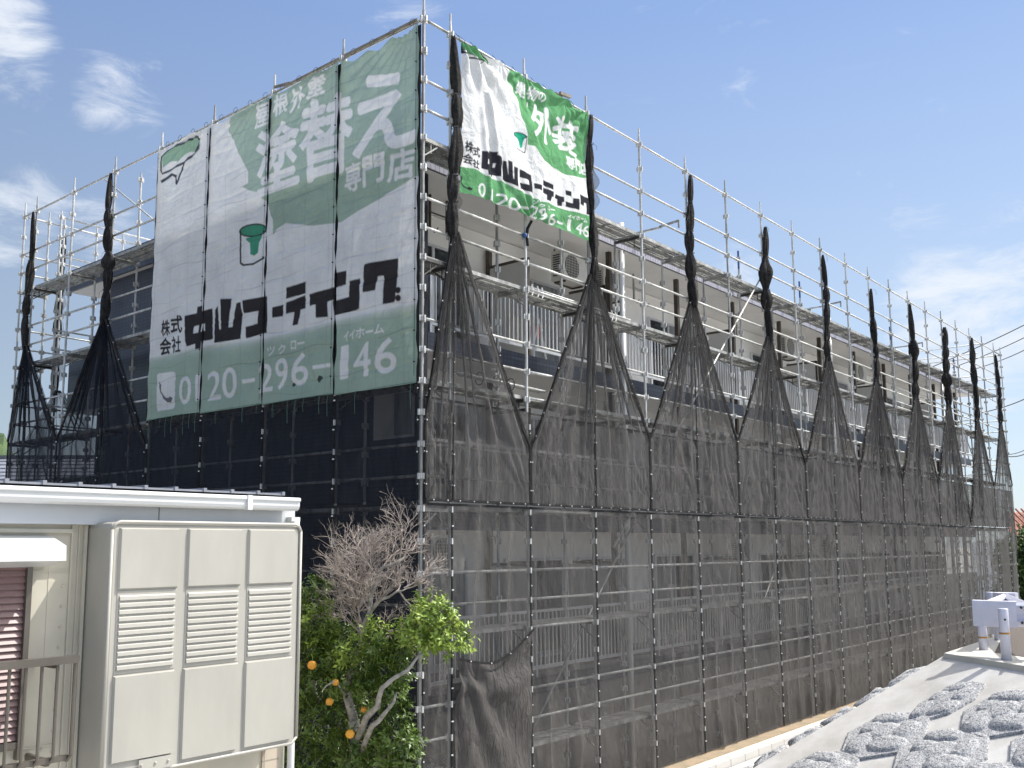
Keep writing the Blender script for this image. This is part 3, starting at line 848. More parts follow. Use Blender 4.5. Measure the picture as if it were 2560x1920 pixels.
def bundle(face, u, z0, z1, seed, parent, fat=1.0, puff=None, sway=.03):
    """rolled up mesh lashed to the pole"""
    rg = np.random.RandomState(seed)
    ties = [z0]
    while ties[-1] < z1 - .5: ties.append(ties[-1] + rg.uniform(.38, .85))
    ties[-1] = z1
    nv, n = 120, 22
    P = np.zeros((nv, n + 1, 3))
    off1 = rg.uniform(0, 6)
    lump = rg.uniform(.75, 1.35, len(ties))
    for j in range(nv):
        z = z0 + (z1 - z0) * j / (nv - 1)
        k = max(i for i in range(len(ties)) if ties[i] <= z + 1e-6); k = min(k, len(ties) - 2)
        tt = (z - ties[k]) / (ties[k + 1] - ties[k])
        R = (.042 + .042 * lump[k] * math.sin(PI * min(1, max(0, tt))) ** .6) * fat
        R *= 1 - .45 * max(0, (z - (z1 - 1.0))) / 1.0
        if puff and abs(z - puff) < .28: R *= 1.0 + .45 * math.cos((z - puff) / .28 * PI / 2)
        cu = u + sway * math.sin(z * 1.7 + off1) + .02
        co = .075 + .02 * math.sin(z * 2.3 + off1)
        for i in range(n + 1):
            a = 2 * PI * i / n
            r = R * (1 + .22 * math.sin(3 * a + 2.2 * z + off1) + .16 * math.sin(7 * a - 3.1 * z + seed) + .09 * math.sin(13 * a + 9 * z))
            P[j, i] = W3(face, cu + r * math.cos(a), co + r * math.sin(a) * .8, z + .02 * math.sin(5 * a + 3 * z))
    MB().grid(P).build('gathered_roll', 'net_bundle', parent, smooth=True)
    g = MB()
    for z in ties[1:-1]:
        g.tube([W3(face, u + .02 + .05 * fat * math.cos(a), .075 + .05 * fat * math.sin(a), z + .01 * math.sin(a)) for a in [i * PI / 5 for i in range(11)]], .007, 5)
    for z in ties[1:]:
        if rg.rand() < .8:
            d = rg.uniform(-.14, .14)
            g.tube([W3(face, u + .03, .13, z), W3(face, u + .03 + d, .15, z - .04), W3(face, u + .03 + d * 1.3, .14, z - rg.uniform(.1, .35))], .004, 4)
    g.build('lashing', 'cable', parent)
    # loose flaps of single mesh bulging from the roll
    for q in range(5):
        g = MB()
        zc = rg.uniform(z0 + .2, z1 - 1.0); h = rg.uniform(.15, .32); d = rg.uniform(.07, .15) * (1 if rg.rand() < .8 else -1)
        pts = np.zeros((9, 4, 3))
        for j in range(9):
            f = math.sin(PI * j / 8)
            for i in range(4): pts[j, i] = W3(face, u + .03 + d * f * i / 3 * 1.5, .08 + .03 * math.sin(i + j), zc - h + 2 * h * j / 8)
        g.grid(pts).build('loose_flap', 'net', parent, smooth=True)


def gather(face, ks, k, label, zh, zvl, zvr, zn, ztop, seed, fat=1.0, puff=None, left=True, right=True):
    u = ks[k]
    t = thing('gathered_mesh_sheet', label, 'mesh sheet', W3(face, u, .05, zh), 'black mesh sheets gathered up the scaffold poles')
    jr = random.Random(seed); zn += jr.uniform(-.12, .12)
    for on_, kk, zv in ((left, k - 1, zvl), (right, k + 1, zvr)):
        if not on_: continue
        P, edge = gather_panel(face, ks[kk], u, zh, zv, zn, seed + kk)
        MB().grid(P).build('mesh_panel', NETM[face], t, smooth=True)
        hem(face, edge, .024, t, off=.075)
        # bunched selvedge: a second fold of mesh behind the slanting edge
        e2 = [e for e in edge if e[1] >= zv - .01]
        g = MB(); sg = 1 if ks[kk] < u else -1
        pts = np.zeros((len(e2), 5, 3))
        for j, (a, z) in enumerate(e2):
            wd = .10 * math.sin(PI * (j + .6) / (len(e2) + .2)) + .015
            for i in range(5): pts[j, i] = W3(face, a + sg * wd * i / 4, .085 + .03 * math.sin(i * 2.1 + j * .8), z)
        g.grid(pts).build('folded_selvedge', 'net_dense', t, smooth=True)
        hem(face, [(ks[kk] + (.01 if sg > 0 else -.01), zh + .01), (u - sg * .02, zh + .01)], .04, t, off=.075, eye=.3, name='bottom_band')
    hem(face, [(u, zh), (u, zn)], .022, t, off=.08)
    bundle(face, u, zn - .12, ztop, seed, t, fat, puff)
    return t


zV = {0: 6.2, 2: 5.86, 4: 6.31, 6: 6.55, 8: 6.29, 10: 6.27, 12: 6.26, 14: 6.3, 16: 5.1, 18: 6.5, 20: 6.65}
GN = {1: 8.95, 3: 9.07, 5: 9.16, 7: 9.11, 9: 9.12, 11: 9.1, 13: 9.1, 15: 9.3, 17: 9.06, 19: 9.08}
for i, k in enumerate(range(1, 20, 2)):
    lab = 'black mesh gathered up the %s netted pole from the near corner on the long side' % ORD[i]
    if k == 1: lab = 'black mesh gathered up the netted pole just left of the sunlit green banner'
    if k == 3: lab = 'black mesh gathered up the netted pole just right of the sunlit green banner'
    if k == 19: lab = 'black mesh gathered up the last netted pole at the far end of the long side'
    gather('R', SX, k, lab, 4.965, zV[k - 1], zV[k + 1], GN[k], 12.0 - (.0, .0, .05, .25, .1, .3, .05, .2, 0, .1)[i], 40 + 7 * i, fat=(1.05, .95, 1.2, 1.35, 1.0, 1.1, 1.3, 1.6, 1.5, 1.2)[i], puff=(None, None, None, 10.6, None, None, 10.5, 9.9, None, None)[i])
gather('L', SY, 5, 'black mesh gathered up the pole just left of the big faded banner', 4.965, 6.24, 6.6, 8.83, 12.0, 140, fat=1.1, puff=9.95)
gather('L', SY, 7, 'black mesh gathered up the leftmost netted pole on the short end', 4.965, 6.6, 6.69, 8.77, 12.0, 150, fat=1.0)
t = thing('gathered_mesh_sheet', 'black mesh gathered up a rear pole behind the left end of the scaffold', 'mesh sheet', (1.0, SY[8], 5), 'black mesh sheets gathered up the scaffold poles')
bundle('B', .95, 7.9, 11.9, 160, t, .95)
P, e = gather_panel('B', 2.48, .95, 4.965, 6.5, 8.0, 165, off=-.1); MB().grid(P).build('mesh_panel', 'net', t, smooth=True)
P, e = gather_panel('B', .1, .95, 4.965, 6.5, 8.0, 166, off=-.1); MB().grid(P).build('mesh_panel', 'net', t, smooth=True)
pole(.95, SY[8], .02, 12.1, n=6)


def sheet(face, ks, k, z0, z1, seed, label, m_=None, amp=.03, top=False, off=.04):
    P = flat_sheet(face, ks[k], ks[k + 1], z0, z1, seed, amp, off=off)
    u0, u1 = ks[k] + .014, ks[k + 1] - .014
    t = thing('mesh_sheet', label, 'mesh sheet', W3(face, u0, .04, z0), 'flat black mesh sheets laced between the scaffold poles')
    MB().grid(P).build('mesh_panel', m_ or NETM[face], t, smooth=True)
    hem(face, [(u0 - .006, z0), (u0 - .006, z1)], .010, t, off=off + .012)
    hem(face, [(u1 + .006, z0), (u1 + .006, z1)], .010, t, off=off + .012, eyes=(k % 2 == 0))
    hem(face, [(u0, z1 - .012), (u1, z1 - .012)], .03, t, off=off + .01, eyes=False, name='top_band')
    return t


for k in range(20):
    nm = 'in the %s bay from the corner on the long side' % ORD[k]
    if k == 0: nm = 'in the narrow bay beside the near corner on the long side'
    if k == 19: nm = 'in the last narrow bay at the far end'
    sheet('R', SX, k, .38, 4.93, 200 + 3 * k, 'lower black mesh sheet ' + nm, m_='net_sheer', amp=.028 + .012 * (k % 3))
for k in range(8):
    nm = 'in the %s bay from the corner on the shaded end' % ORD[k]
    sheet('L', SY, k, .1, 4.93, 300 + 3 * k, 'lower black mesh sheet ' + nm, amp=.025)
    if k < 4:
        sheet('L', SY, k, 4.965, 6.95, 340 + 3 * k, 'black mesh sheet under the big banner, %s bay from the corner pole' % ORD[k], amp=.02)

for k in range(20):
    nm = 'in the %s bay from the corner on the long side' % ORD[k]
    if k == 0: nm = 'in the narrow bay beside the corner pole'
    if k == 19: nm = 'in the last narrow bay at the far end'
    sheet('R', SX, k, 4.975, 6.42, 400 + 3 * k, 'middle row black mesh sheet ' + nm, amp=.045, off=.034)

# one sheet has slipped and hangs in a swag in front of the second bay
t = thing('mesh_sheet', 'slipped dark mesh sheet sagging in a swag near the foot of the long side', 'mesh sheet', (SX[1], -.1, .4))
nu, nv = 40, 60
s = np.linspace(0, 1, nu)[None, :].repeat(nv, 0); tt = np.linspace(0, 1, nv)[:, None].repeat(nu, 1)
top = 2.78 + .30 * np.clip((s - .45) / .55, 0, 1) ** 1.2 - .12 * np.sin(PI * s)
Z = .4 + tt * (top - .4)
U = SX[1] + .05 + s * 1.68
D = .05 * np.exp(-((tt - .86 + .10 * s) / .05) ** 2) + .035 * np.sin(9 * np.arctan2(s + .15, 1.25 - tt) * 2.2) * (tt > .0) + .02 * nz(U * 2, Z * 1.2, 77, 2, 5)
MB().grid(wpts('R', U, .10 + D, Z)).build('mesh_panel', 'net_dense', t, smooth=True)
hem('R', [(SX[1] + .05 + 1.68 * i / 12, float(2.78 + .30 * max(0, (i / 12 - .45) / .55) ** 1.2 - .12 * math.sin(PI * i / 12))) for i in range(13)], .035, t, off=.16, eye=.45)

# ================================================================== PRINTED BANNERS
ART_BIG=[('p','g',[(4.606,11.932),(1.976,12.009),(-0.115,11.976),(-0.132,9.564),(0.077,9.618),(0.727,9.48),(1.299,9.387),(1.686,9.299),(1.902,9.327),(2.379,9.395),(3.051,9.59),(3.273,9.546),(3.375,9.456),(3.404,9.733),(3.46,9.802),(3.579,10.092),(3.745,10.178),(3.843,10.317),(4.126,10.423),(4.321,10.542),(4.151,10.558),(4.134,10.742),(4.389,11.119),(4.601,11.468),(4.749,11.657),(4.746,11.828),(4.682,11.882)]),
('fade','g',[(7.21,7.757),(5.313,7.744),(3.542,7.629),(1.841,7.652),(1.705,7.658),(-0.095,7.629),(-0.104,6.461),(7.119,6.652)]),
('p','d',[(7.028,11.832),(6.848,11.915),(5.771,11.893),(5.679,11.777),(5.733,11.628),(5.843,11.55),(6.186,11.473),(6.803,11.438),(6.951,11.434),(7.034,11.543)]),
('p','w',[(6.98,11.811),(6.822,11.876),(5.799,11.858),(5.73,11.787),(5.782,11.66),(5.88,11.591),(6.215,11.514),(6.816,11.478),(6.945,11.475),(6.978,11.541)]),
('p','G',[(6.98,11.811),(6.822,11.876),(5.799,11.858),(5.73,11.787),(5.782,11.66),(5.859,11.6),(6.058,11.655),(6.222,11.611),(6.428,11.577),(6.681,11.632),(6.839,11.61),(6.952,11.574)]),
('p','d',[(6.216,11.524),(6.16,11.479),(6.426,11.112),(6.481,11.126)]),
('p','d',[(6.481,11.126),(6.519,11.278),(6.613,11.336),(6.967,11.276),(7.028,11.344),(6.617,11.389),(6.477,11.318),(6.417,11.11)]),
('p','d',[(3.554,9.617),(3.561,9.587),(3.594,9.563),(3.652,9.547),(3.731,9.539),(3.826,9.54),(3.931,9.551),(4.039,9.57),(4.142,9.597),(4.234,9.629),(4.307,9.665),(4.357,9.702),(4.379,9.737),(4.373,9.768),(4.337,9.792),(4.276,9.809),(4.194,9.816),(4.095,9.813),(3.989,9.801),(3.881,9.781),(3.78,9.754),(3.691,9.722),(3.622,9.686),(3.575,9.651),(3.554,9.617)]),
('p','G2',[(3.597,9.623),(3.604,9.6),(3.634,9.583),(3.687,9.571),(3.758,9.567),(3.844,9.57),(3.938,9.58),(4.034,9.597),(4.126,9.619),(4.207,9.645),(4.271,9.674),(4.315,9.703),(4.334,9.73),(4.327,9.754),(4.295,9.772),(4.239,9.783),(4.165,9.787),(4.077,9.783),(3.982,9.772),(3.886,9.755),(3.796,9.732),(3.717,9.706),(3.656,9.678),(3.615,9.649),(3.597,9.623)]),
('p','d',[(4.356,9.745),(4.31,9.734),(4.266,9.168),(4.212,9.129),(3.913,9.087),(3.627,9.143),(3.611,9.106),(3.912,9.052),(4.225,9.095),(4.31,9.149)]),
('p','G2',[(4.178,9.585),(3.698,9.536),(3.783,9.413),(3.793,9.245),(3.901,9.214),(4.014,9.26),(4.05,9.47),(4.157,9.539)]),
('g','d',[(6.72,8.522),(6.451,8.505),(6.452,8.216),(6.734,8.224)],'株'),
('g','d',[(6.42,8.557),(6.039,8.521),(6.047,8.205),(6.41,8.246)],'式'),
('g','d',[(6.762,8.186),(6.403,8.152),(6.403,7.853),(6.738,7.867)],'会'),
('g','d',[(6.383,8.169),(6.064,8.142),(6.056,7.843),(6.351,7.858)],'社'),
('p','d',[(5.964,8.497),(5.573,8.483),(5.568,8.602),(5.407,8.599),(5.401,8.498),(5.077,8.493),(5.025,7.95),(5.079,7.927),(5.386,7.943),(5.407,7.816),(5.571,7.821),(5.565,7.92),(5.848,7.909),(5.924,8.03)]),
('p','d',[(4.991,8.448),(4.916,8.513),(4.843,8.075),(4.797,8.075),(4.847,8.623),(4.512,8.571),(4.588,8.078),(4.477,8.066),(4.373,8.469),(4.253,8.469),(4.194,8.261),(4.231,7.825),(4.988,7.856)]),
('p','d',[(4.205,8.486),(3.507,8.443),(3.48,7.821),(4.082,7.811),(4.107,8.01),(3.747,8.016),(3.736,8.228),(4.16,8.256)]),
('p','d',[(3.358,8.226),(3.076,8.23),(3.082,8.035),(3.361,8.051)]),
('p','d',[(3.008,8.494),(2.472,8.494),(2.495,8.307),(3.012,8.314)]),
('p','d',[(3.016,8.252),(2.494,8.281),(2.497,8.07),(2.61,8.063),(2.701,7.841),(2.833,7.84),(2.784,8.057),(3.008,8.06)]),
('p','d',[(2.398,8.279),(1.797,8.292),(1.792,8.092),(1.96,8.089),(1.954,7.844),(2.241,7.875),(2.258,8.093),(2.395,8.089)]),
('p','d',[(1.803,8.513),(1.522,8.494),(1.532,8.281),(1.797,8.272)]),
('p','d',[(1.822,8.072),(1.447,8.073),(1.444,8.316),(1.204,8.313),(1.215,7.853),(1.266,7.842),(1.816,7.841)]),
('p','d',[(1.121,8.508),(1.05,8.518),(0.379,8.457),(0.451,7.834),(0.483,7.824),(0.721,7.837),(0.689,8.26),(0.814,8.27),(0.886,8.076),(1.142,8.085)]),
('p','d',[(0.335,7.978),(0.337,7.966),(0.343,7.954),(0.351,7.946),(0.363,7.94),(0.376,7.937),(0.391,7.938),(0.406,7.942),(0.419,7.949),(0.431,7.96),(0.44,7.972),(0.446,7.985),(0.448,7.998),(0.446,8.011),(0.441,8.022),(0.432,8.031),(0.42,8.037),(0.407,8.039),(0.392,8.038),(0.378,8.034),(0.364,8.027),(0.352,8.017),(0.343,8.005),(0.337,7.991),(0.335,7.978)]),
('p','d',[(0.334,7.863),(0.336,7.85),(0.341,7.839),(0.35,7.83),(0.361,7.824),(0.375,7.821),(0.389,7.822),(0.404,7.826),(0.418,7.833),(0.43,7.843),(0.439,7.855),(0.444,7.868),(0.447,7.882),(0.445,7.895),(0.439,7.906),(0.43,7.915),(0.419,7.921),(0.405,7.923),(0.391,7.922),(0.376,7.918),(0.363,7.911),(0.351,7.901),(0.342,7.889),(0.336,7.876),(0.334,7.863)]),
('p','w',[(5.641,8.253),(5.496,8.251),(5.495,8.117),(5.645,8.122)]),
('p','w',[(5.422,8.256),(5.292,8.253),(5.292,8.118),(5.422,8.118)]),
('p','w',[(6.813,7.498),(6.756,7.523),(6.269,7.504),(6.201,7.467),(6.184,7.412),(6.19,6.836),(6.24,6.812),(6.769,6.817),(6.826,6.859)]),
('p','d2',[(6.759,7.38),(6.681,7.298),(6.681,7.188),(6.59,7.098),(6.484,7.038),(6.409,7.031),(6.367,7.058),(6.255,7.01),(6.314,6.934),(6.433,6.951),(6.585,7.031),(6.716,7.179)]),
('g','w',[(6.057,7.373),(5.652,7.355),(5.632,6.865),(6.021,6.863)],'0'),
('g','w',[(5.52,7.354),(5.357,7.358),(5.336,6.89),(5.49,6.882)],'1'),
('g','w',[(5.164,7.352),(4.771,7.351),(4.754,6.848),(5.133,6.851)],'2'),
('g','w',[(4.725,7.368),(4.345,7.356),(4.325,6.849),(4.696,6.842)],'0'),
('g','w',[(3.668,7.295),(3.318,7.295),(3.309,6.842),(3.654,6.835)],'2'),
('g','w',[(3.248,7.34),(2.944,7.343),(2.928,6.843),(3.227,6.833)],'9'),
('g','w',[(2.848,7.373),(2.435,7.361),(2.418,6.861),(2.829,6.854)],'6'),
('g','w',[(1.637,7.325),(1.444,7.329),(1.442,6.831),(1.624,6.826)],'1'),
('g','w',[(1.319,7.321),(0.971,7.322),(0.961,6.815),(1.308,6.816)],'4'),
('g','w',[(0.879,7.338),(0.45,7.32),(0.449,6.812),(0.87,6.814)],'6'),
('g','w',[(3.469,7.575),(3.271,7.57),(3.272,7.418),(3.47,7.427)],'ツ'),
('g','w',[(3.182,7.568),(2.999,7.564),(3.0,7.415),(3.176,7.421)],'ク'),
('g','w',[(2.856,7.587),(2.734,7.585),(2.736,7.449),(2.858,7.453)],'ロ'),
('g','w',[(1.568,7.547),(1.444,7.543),(1.446,7.399),(1.564,7.399)],'イ'),
('g','w',[(1.429,7.547),(1.304,7.548),(1.306,7.409),(1.426,7.406)],'イ'),
('g','w',[(1.283,7.555),(1.097,7.553),(1.1,7.409),(1.28,7.405)],'ホ'),
('g','w',[(0.897,7.552),(0.692,7.548),(0.695,7.413),(0.894,7.415)],'ム'),
('p','w',[(4.172,7.116),(3.791,7.105),(3.795,7.042),(4.169,7.049)]),
('p','w',[(2.306,7.126),(1.863,7.112),(1.867,7.052),(2.304,7.066)]),
('p','w',[(2.706,7.538),(2.511,7.539),(2.51,7.511),(2.705,7.511)]),
('p','w',[(1.073,7.488),(0.912,7.486),(0.912,7.456),(1.072,7.458)]),
('g','w',[(3.971,11.881),(3.573,11.856),(3.585,11.468),(3.96,11.474)],'屋'),
('g','w',[(3.496,11.921),(3.106,11.912),(3.12,11.559),(3.488,11.556)],'根'),
('g','w',[(3.035,11.877),(2.635,11.873),(2.653,11.516),(3.055,11.493)],'外'),
('g','w',[(2.577,11.921),(2.149,11.913),(2.172,11.587),(2.599,11.601)],'壁'),
('g','w',[(3.912,11.4),(2.794,11.39),(2.753,10.224),(3.858,10.252)],'塗'),
('g','w',[(2.732,11.541),(1.463,11.379),(1.479,10.108),(2.684,10.184)],'替'),
('g','w',[(1.405,11.489),(0.147,11.348),(0.082,10.152),(1.407,10.257)],'え'),
('g','w',[(1.608,10.174),(1.234,10.178),(1.242,9.745),(1.597,9.729)],'専'),
('g','w',[(1.193,10.188),(0.732,10.165),(0.745,9.741),(1.184,9.74)],'門'),
('g','w',[(0.639,10.129),(0.095,10.086),(0.103,9.625),(0.647,9.675)],'店'),
]
ART_FRONT=[('p','g',[(1.876,12.052),(1.815,11.87),(1.8,11.766),(1.887,11.661),(2.019,11.531),(2.038,11.34),(2.091,11.26),(2.195,11.137),(2.268,10.964),(2.282,10.805),(2.466,10.839),(2.574,10.763),(2.698,10.662),(2.985,10.618),(3.348,10.614),(3.69,10.67),(4.19,10.822),(4.232,12.229),(3.215,12.178)]),
('p','g',[(0.643,9.952),(0.956,9.993),(1.063,9.988),(1.225,9.958),(1.67,9.996),(1.929,9.952),(2.225,9.939),(2.53,9.916),(2.94,9.958),(3.334,9.973),(4.168,10.083),(4.149,9.444),(2.994,9.375),(1.78,9.457),(0.644,9.463)]),
('p','d',[(0.679,11.983),(0.851,11.959),(1.094,11.964),(1.356,11.867),(1.292,11.764),(1.176,11.792),(1.066,11.685),(0.745,11.756),(0.692,11.754)]),
('p','g',[(0.705,11.956),(0.851,11.935),(1.094,11.935),(1.328,11.852),(1.286,11.791),(1.176,11.815),(1.039,11.789),(0.931,11.771),(0.837,11.812),(0.731,11.826)]),
('p','w',[(0.731,11.813),(0.837,11.799),(0.931,11.755),(1.039,11.774),(1.148,11.784),(1.066,11.71),(0.745,11.779)]),
('p','d',[(2.245,10.914),(2.233,10.899),(2.21,10.883),(2.179,10.869),(2.142,10.857),(2.101,10.848),(2.06,10.843),(2.02,10.841),(1.985,10.843),(1.957,10.849),(1.938,10.859),(1.929,10.871),(1.931,10.885),(1.943,10.9),(1.965,10.915),(1.995,10.93),(2.032,10.942),(2.072,10.951),(2.114,10.957),(2.154,10.959),(2.19,10.956),(2.218,10.95),(2.238,10.941),(2.247,10.928),(2.245,10.914)]),
('p','G2',[(2.223,10.912),(2.213,10.901),(2.194,10.889),(2.168,10.879),(2.137,10.869),(2.102,10.862),(2.067,10.858),(2.033,10.856),(2.003,10.857),(1.978,10.861),(1.961,10.868),(1.952,10.877),(1.953,10.887),(1.962,10.898),(1.981,10.91),(2.006,10.92),(2.037,10.929),(2.071,10.937),(2.107,10.941),(2.141,10.943),(2.172,10.942),(2.197,10.938),(2.214,10.931),(2.223,10.922),(2.223,10.912)]),
('p','d',[(1.927,10.889),(1.947,10.886),(2.001,10.65),(2.204,10.656),(2.234,10.68),(2.244,10.936),(2.262,10.938),(2.256,10.672),(2.219,10.641),(1.989,10.633)]),
('p','G2',[(2.027,10.854),(2.207,10.874),(2.17,10.813),(2.16,10.721),(2.114,10.69),(2.079,10.704),(2.08,10.793)]),
('g','w',[(2.043,11.839),(2.286,11.85),(2.27,11.603),(2.029,11.614)],'建'),
('g','w',[(2.341,11.851),(2.591,11.852),(2.563,11.658),(2.332,11.646)],'物'),
('g','w',[(2.597,11.844),(2.788,11.857),(2.773,11.704),(2.595,11.701)],'の'),
('g','w',[(2.446,11.606),(3.038,11.643),(3.025,11.009),(2.438,11.02)],'外'),
('g','w',[(3.07,11.592),(3.732,11.641),(3.699,11.035),(3.059,11.04)],'装'),
('g','w',[(3.407,10.996),(3.629,11.003),(3.617,10.767),(3.402,10.776)],'専'),
('g','w',[(3.654,11.01),(3.864,11.022),(3.843,10.783),(3.648,10.787)],'門'),
('g','w',[(3.892,11.031),(4.114,11.046),(4.089,10.813),(3.879,10.815)],'店'),
('g','d',[(0.78,10.387),(0.93,10.39),(0.922,10.213),(0.772,10.229)],'株'),
('g','d',[(0.93,10.344),(1.09,10.359),(1.085,10.208),(0.93,10.197)],'式'),
('g','d',[(0.754,10.187),(0.93,10.197),(0.922,10.038),(0.746,10.039)],'会'),
('g','d',[(0.93,10.142),(1.076,10.15),(1.068,10.009),(0.93,10.013)],'社'),
('p','d',[(1.133,10.331),(1.313,10.354),(1.316,10.397),(1.485,10.417),(1.482,10.368),(1.572,10.369),(1.619,10.287),(1.589,10.059),(1.42,10.036),(1.389,9.99),(1.257,9.979),(1.242,10.046),(1.113,10.048)]),
('p','d',[(1.628,10.324),(1.697,10.33),(1.76,10.121),(1.732,10.365),(1.846,10.368),(1.855,10.089),(1.876,10.094),(1.882,10.308),(1.997,10.316),(1.991,9.994),(1.625,10.017)]),
('p','d',[(2.039,10.307),(2.377,10.315),(2.381,9.995),(2.04,9.981),(2.038,10.089),(2.26,10.104),(2.261,10.187),(2.039,10.176)]),
('p','d',[(2.418,10.19),(2.615,10.206),(2.609,10.107),(2.422,10.098)]),
('p','d',[(2.656,10.308),(2.97,10.325),(2.96,10.226),(2.651,10.216)]),
('p','d',[(2.654,10.184),(2.96,10.197),(2.943,10.091),(2.889,10.087),(2.833,9.981),(2.717,9.977),(2.755,10.078),(2.649,10.093)]),
('p','w',[(1.24,10.22),(1.289,10.228),(1.278,10.153),(1.235,10.148)]),
('p','w',[(1.437,10.234),(1.484,10.241),(1.476,10.171),(1.426,10.164)]),
('p','d',[(0.705,9.833),(0.749,9.8),(0.727,9.718),(0.807,9.68),(0.844,9.665),(0.866,9.692),(0.947,9.679),(0.925,9.647),(0.881,9.64),(0.778,9.661),(0.712,9.703)]),
('p','d',[(3.009,10.173),(3.279,10.197),(3.27,10.103),(3.22,10.089),(3.212,10.016),(3.087,9.992),(3.089,10.104),(2.991,10.097)]),
('p','d',[(3.308,10.325),(3.477,10.346),(3.458,10.247),(3.323,10.247)]),
('p','d',[(3.304,10.127),(3.496,10.138),(3.508,10.234),(3.68,10.268),(3.675,10.064),(3.302,10.03)]),
('p','d',[(3.717,10.366),(4.088,10.402),(4.078,10.091),(3.925,10.061),(3.931,10.263),(3.853,10.252),(3.834,10.18),(3.702,10.18)]),
('g','w',[(1.068,9.811),(1.24,9.824),(1.24,9.614),(1.067,9.609)],'0'),
('g','w',[(1.339,9.776),(1.416,9.779),(1.412,9.584),(1.338,9.582)],'1'),
('g','w',[(1.514,9.777),(1.749,9.794),(1.738,9.588),(1.512,9.583)],'2'),
('g','w',[(1.777,9.783),(2.045,9.805),(2.043,9.603),(1.776,9.585)],'0'),
('g','w',[(2.314,9.792),(2.513,9.797),(2.503,9.598),(2.311,9.596)],'2'),
('g','w',[(2.534,9.793),(2.74,9.808),(2.727,9.606),(2.531,9.605)],'9'),
('g','w',[(2.784,9.79),(3.008,9.799),(2.998,9.616),(2.781,9.61)],'6'),
('g','w',[(3.364,9.827),(3.458,9.835),(3.446,9.636),(3.359,9.634)],'1'),
('g','w',[(3.628,9.859),(3.85,9.874),(3.837,9.673),(3.623,9.661)],'4'),
('g','w',[(3.853,9.871),(4.061,9.876),(4.048,9.672),(3.848,9.675)],'6'),
('g','w',[(2.37,9.889),(2.474,9.898),(2.467,9.83),(2.369,9.822)],'ツ'),
('g','w',[(2.554,9.881),(2.66,9.89),(2.653,9.825),(2.553,9.817)],'ク'),
('g','w',[(2.748,9.886),(2.843,9.896),(2.836,9.834),(2.747,9.826)],'ロ'),
('g','w',[(3.359,9.912),(3.457,9.921),(3.448,9.853),(3.358,9.846)],'イ'),
('g','w',[(3.474,9.932),(3.576,9.938),(3.567,9.868),(3.472,9.859)],'イ'),
('g','w',[(3.603,9.96),(3.731,9.968),(3.722,9.893),(3.602,9.883)],'ホ'),
('g','w',[(3.846,9.978),(3.969,9.989),(3.96,9.919),(3.844,9.904)],'ム'),
('p','w',[(2.089,9.721),(2.259,9.728),(2.252,9.694),(2.088,9.688)]),
('p','w',[(3.033,9.715),(3.235,9.727),(3.228,9.69),(3.032,9.681)]),
('p','w',[(2.865,9.878),(2.981,9.889),(2.977,9.87),(2.865,9.86)]),
('p','w',[(3.751,9.949),(3.828,9.956),(3.827,9.937),(3.751,9.93)]),
]



def glyph_tris(ch, bold):
    cu = bpy.data.curves.new('glyph', 'FONT')
    cu.body = ch; cu.resolution_u = 4
    o = bpy.data.objects.new('glyph', cu); scene.collection.objects.link(o)
    dg = bpy.context.evaluated_depsgraph_get(); dg.update()
    me = o.evaluated_get(dg).to_mesh()
    me.calc_loop_triangles()
    v = np.array([p.co[:2] for p in me.vertices]); tr = np.array([t_.vertices[:] for t_ in me.loop_triangles])
    o.to_mesh_clear()
    bpy.data.objects.remove(o); bpy.data.curves.remove(cu)
    return v, tr


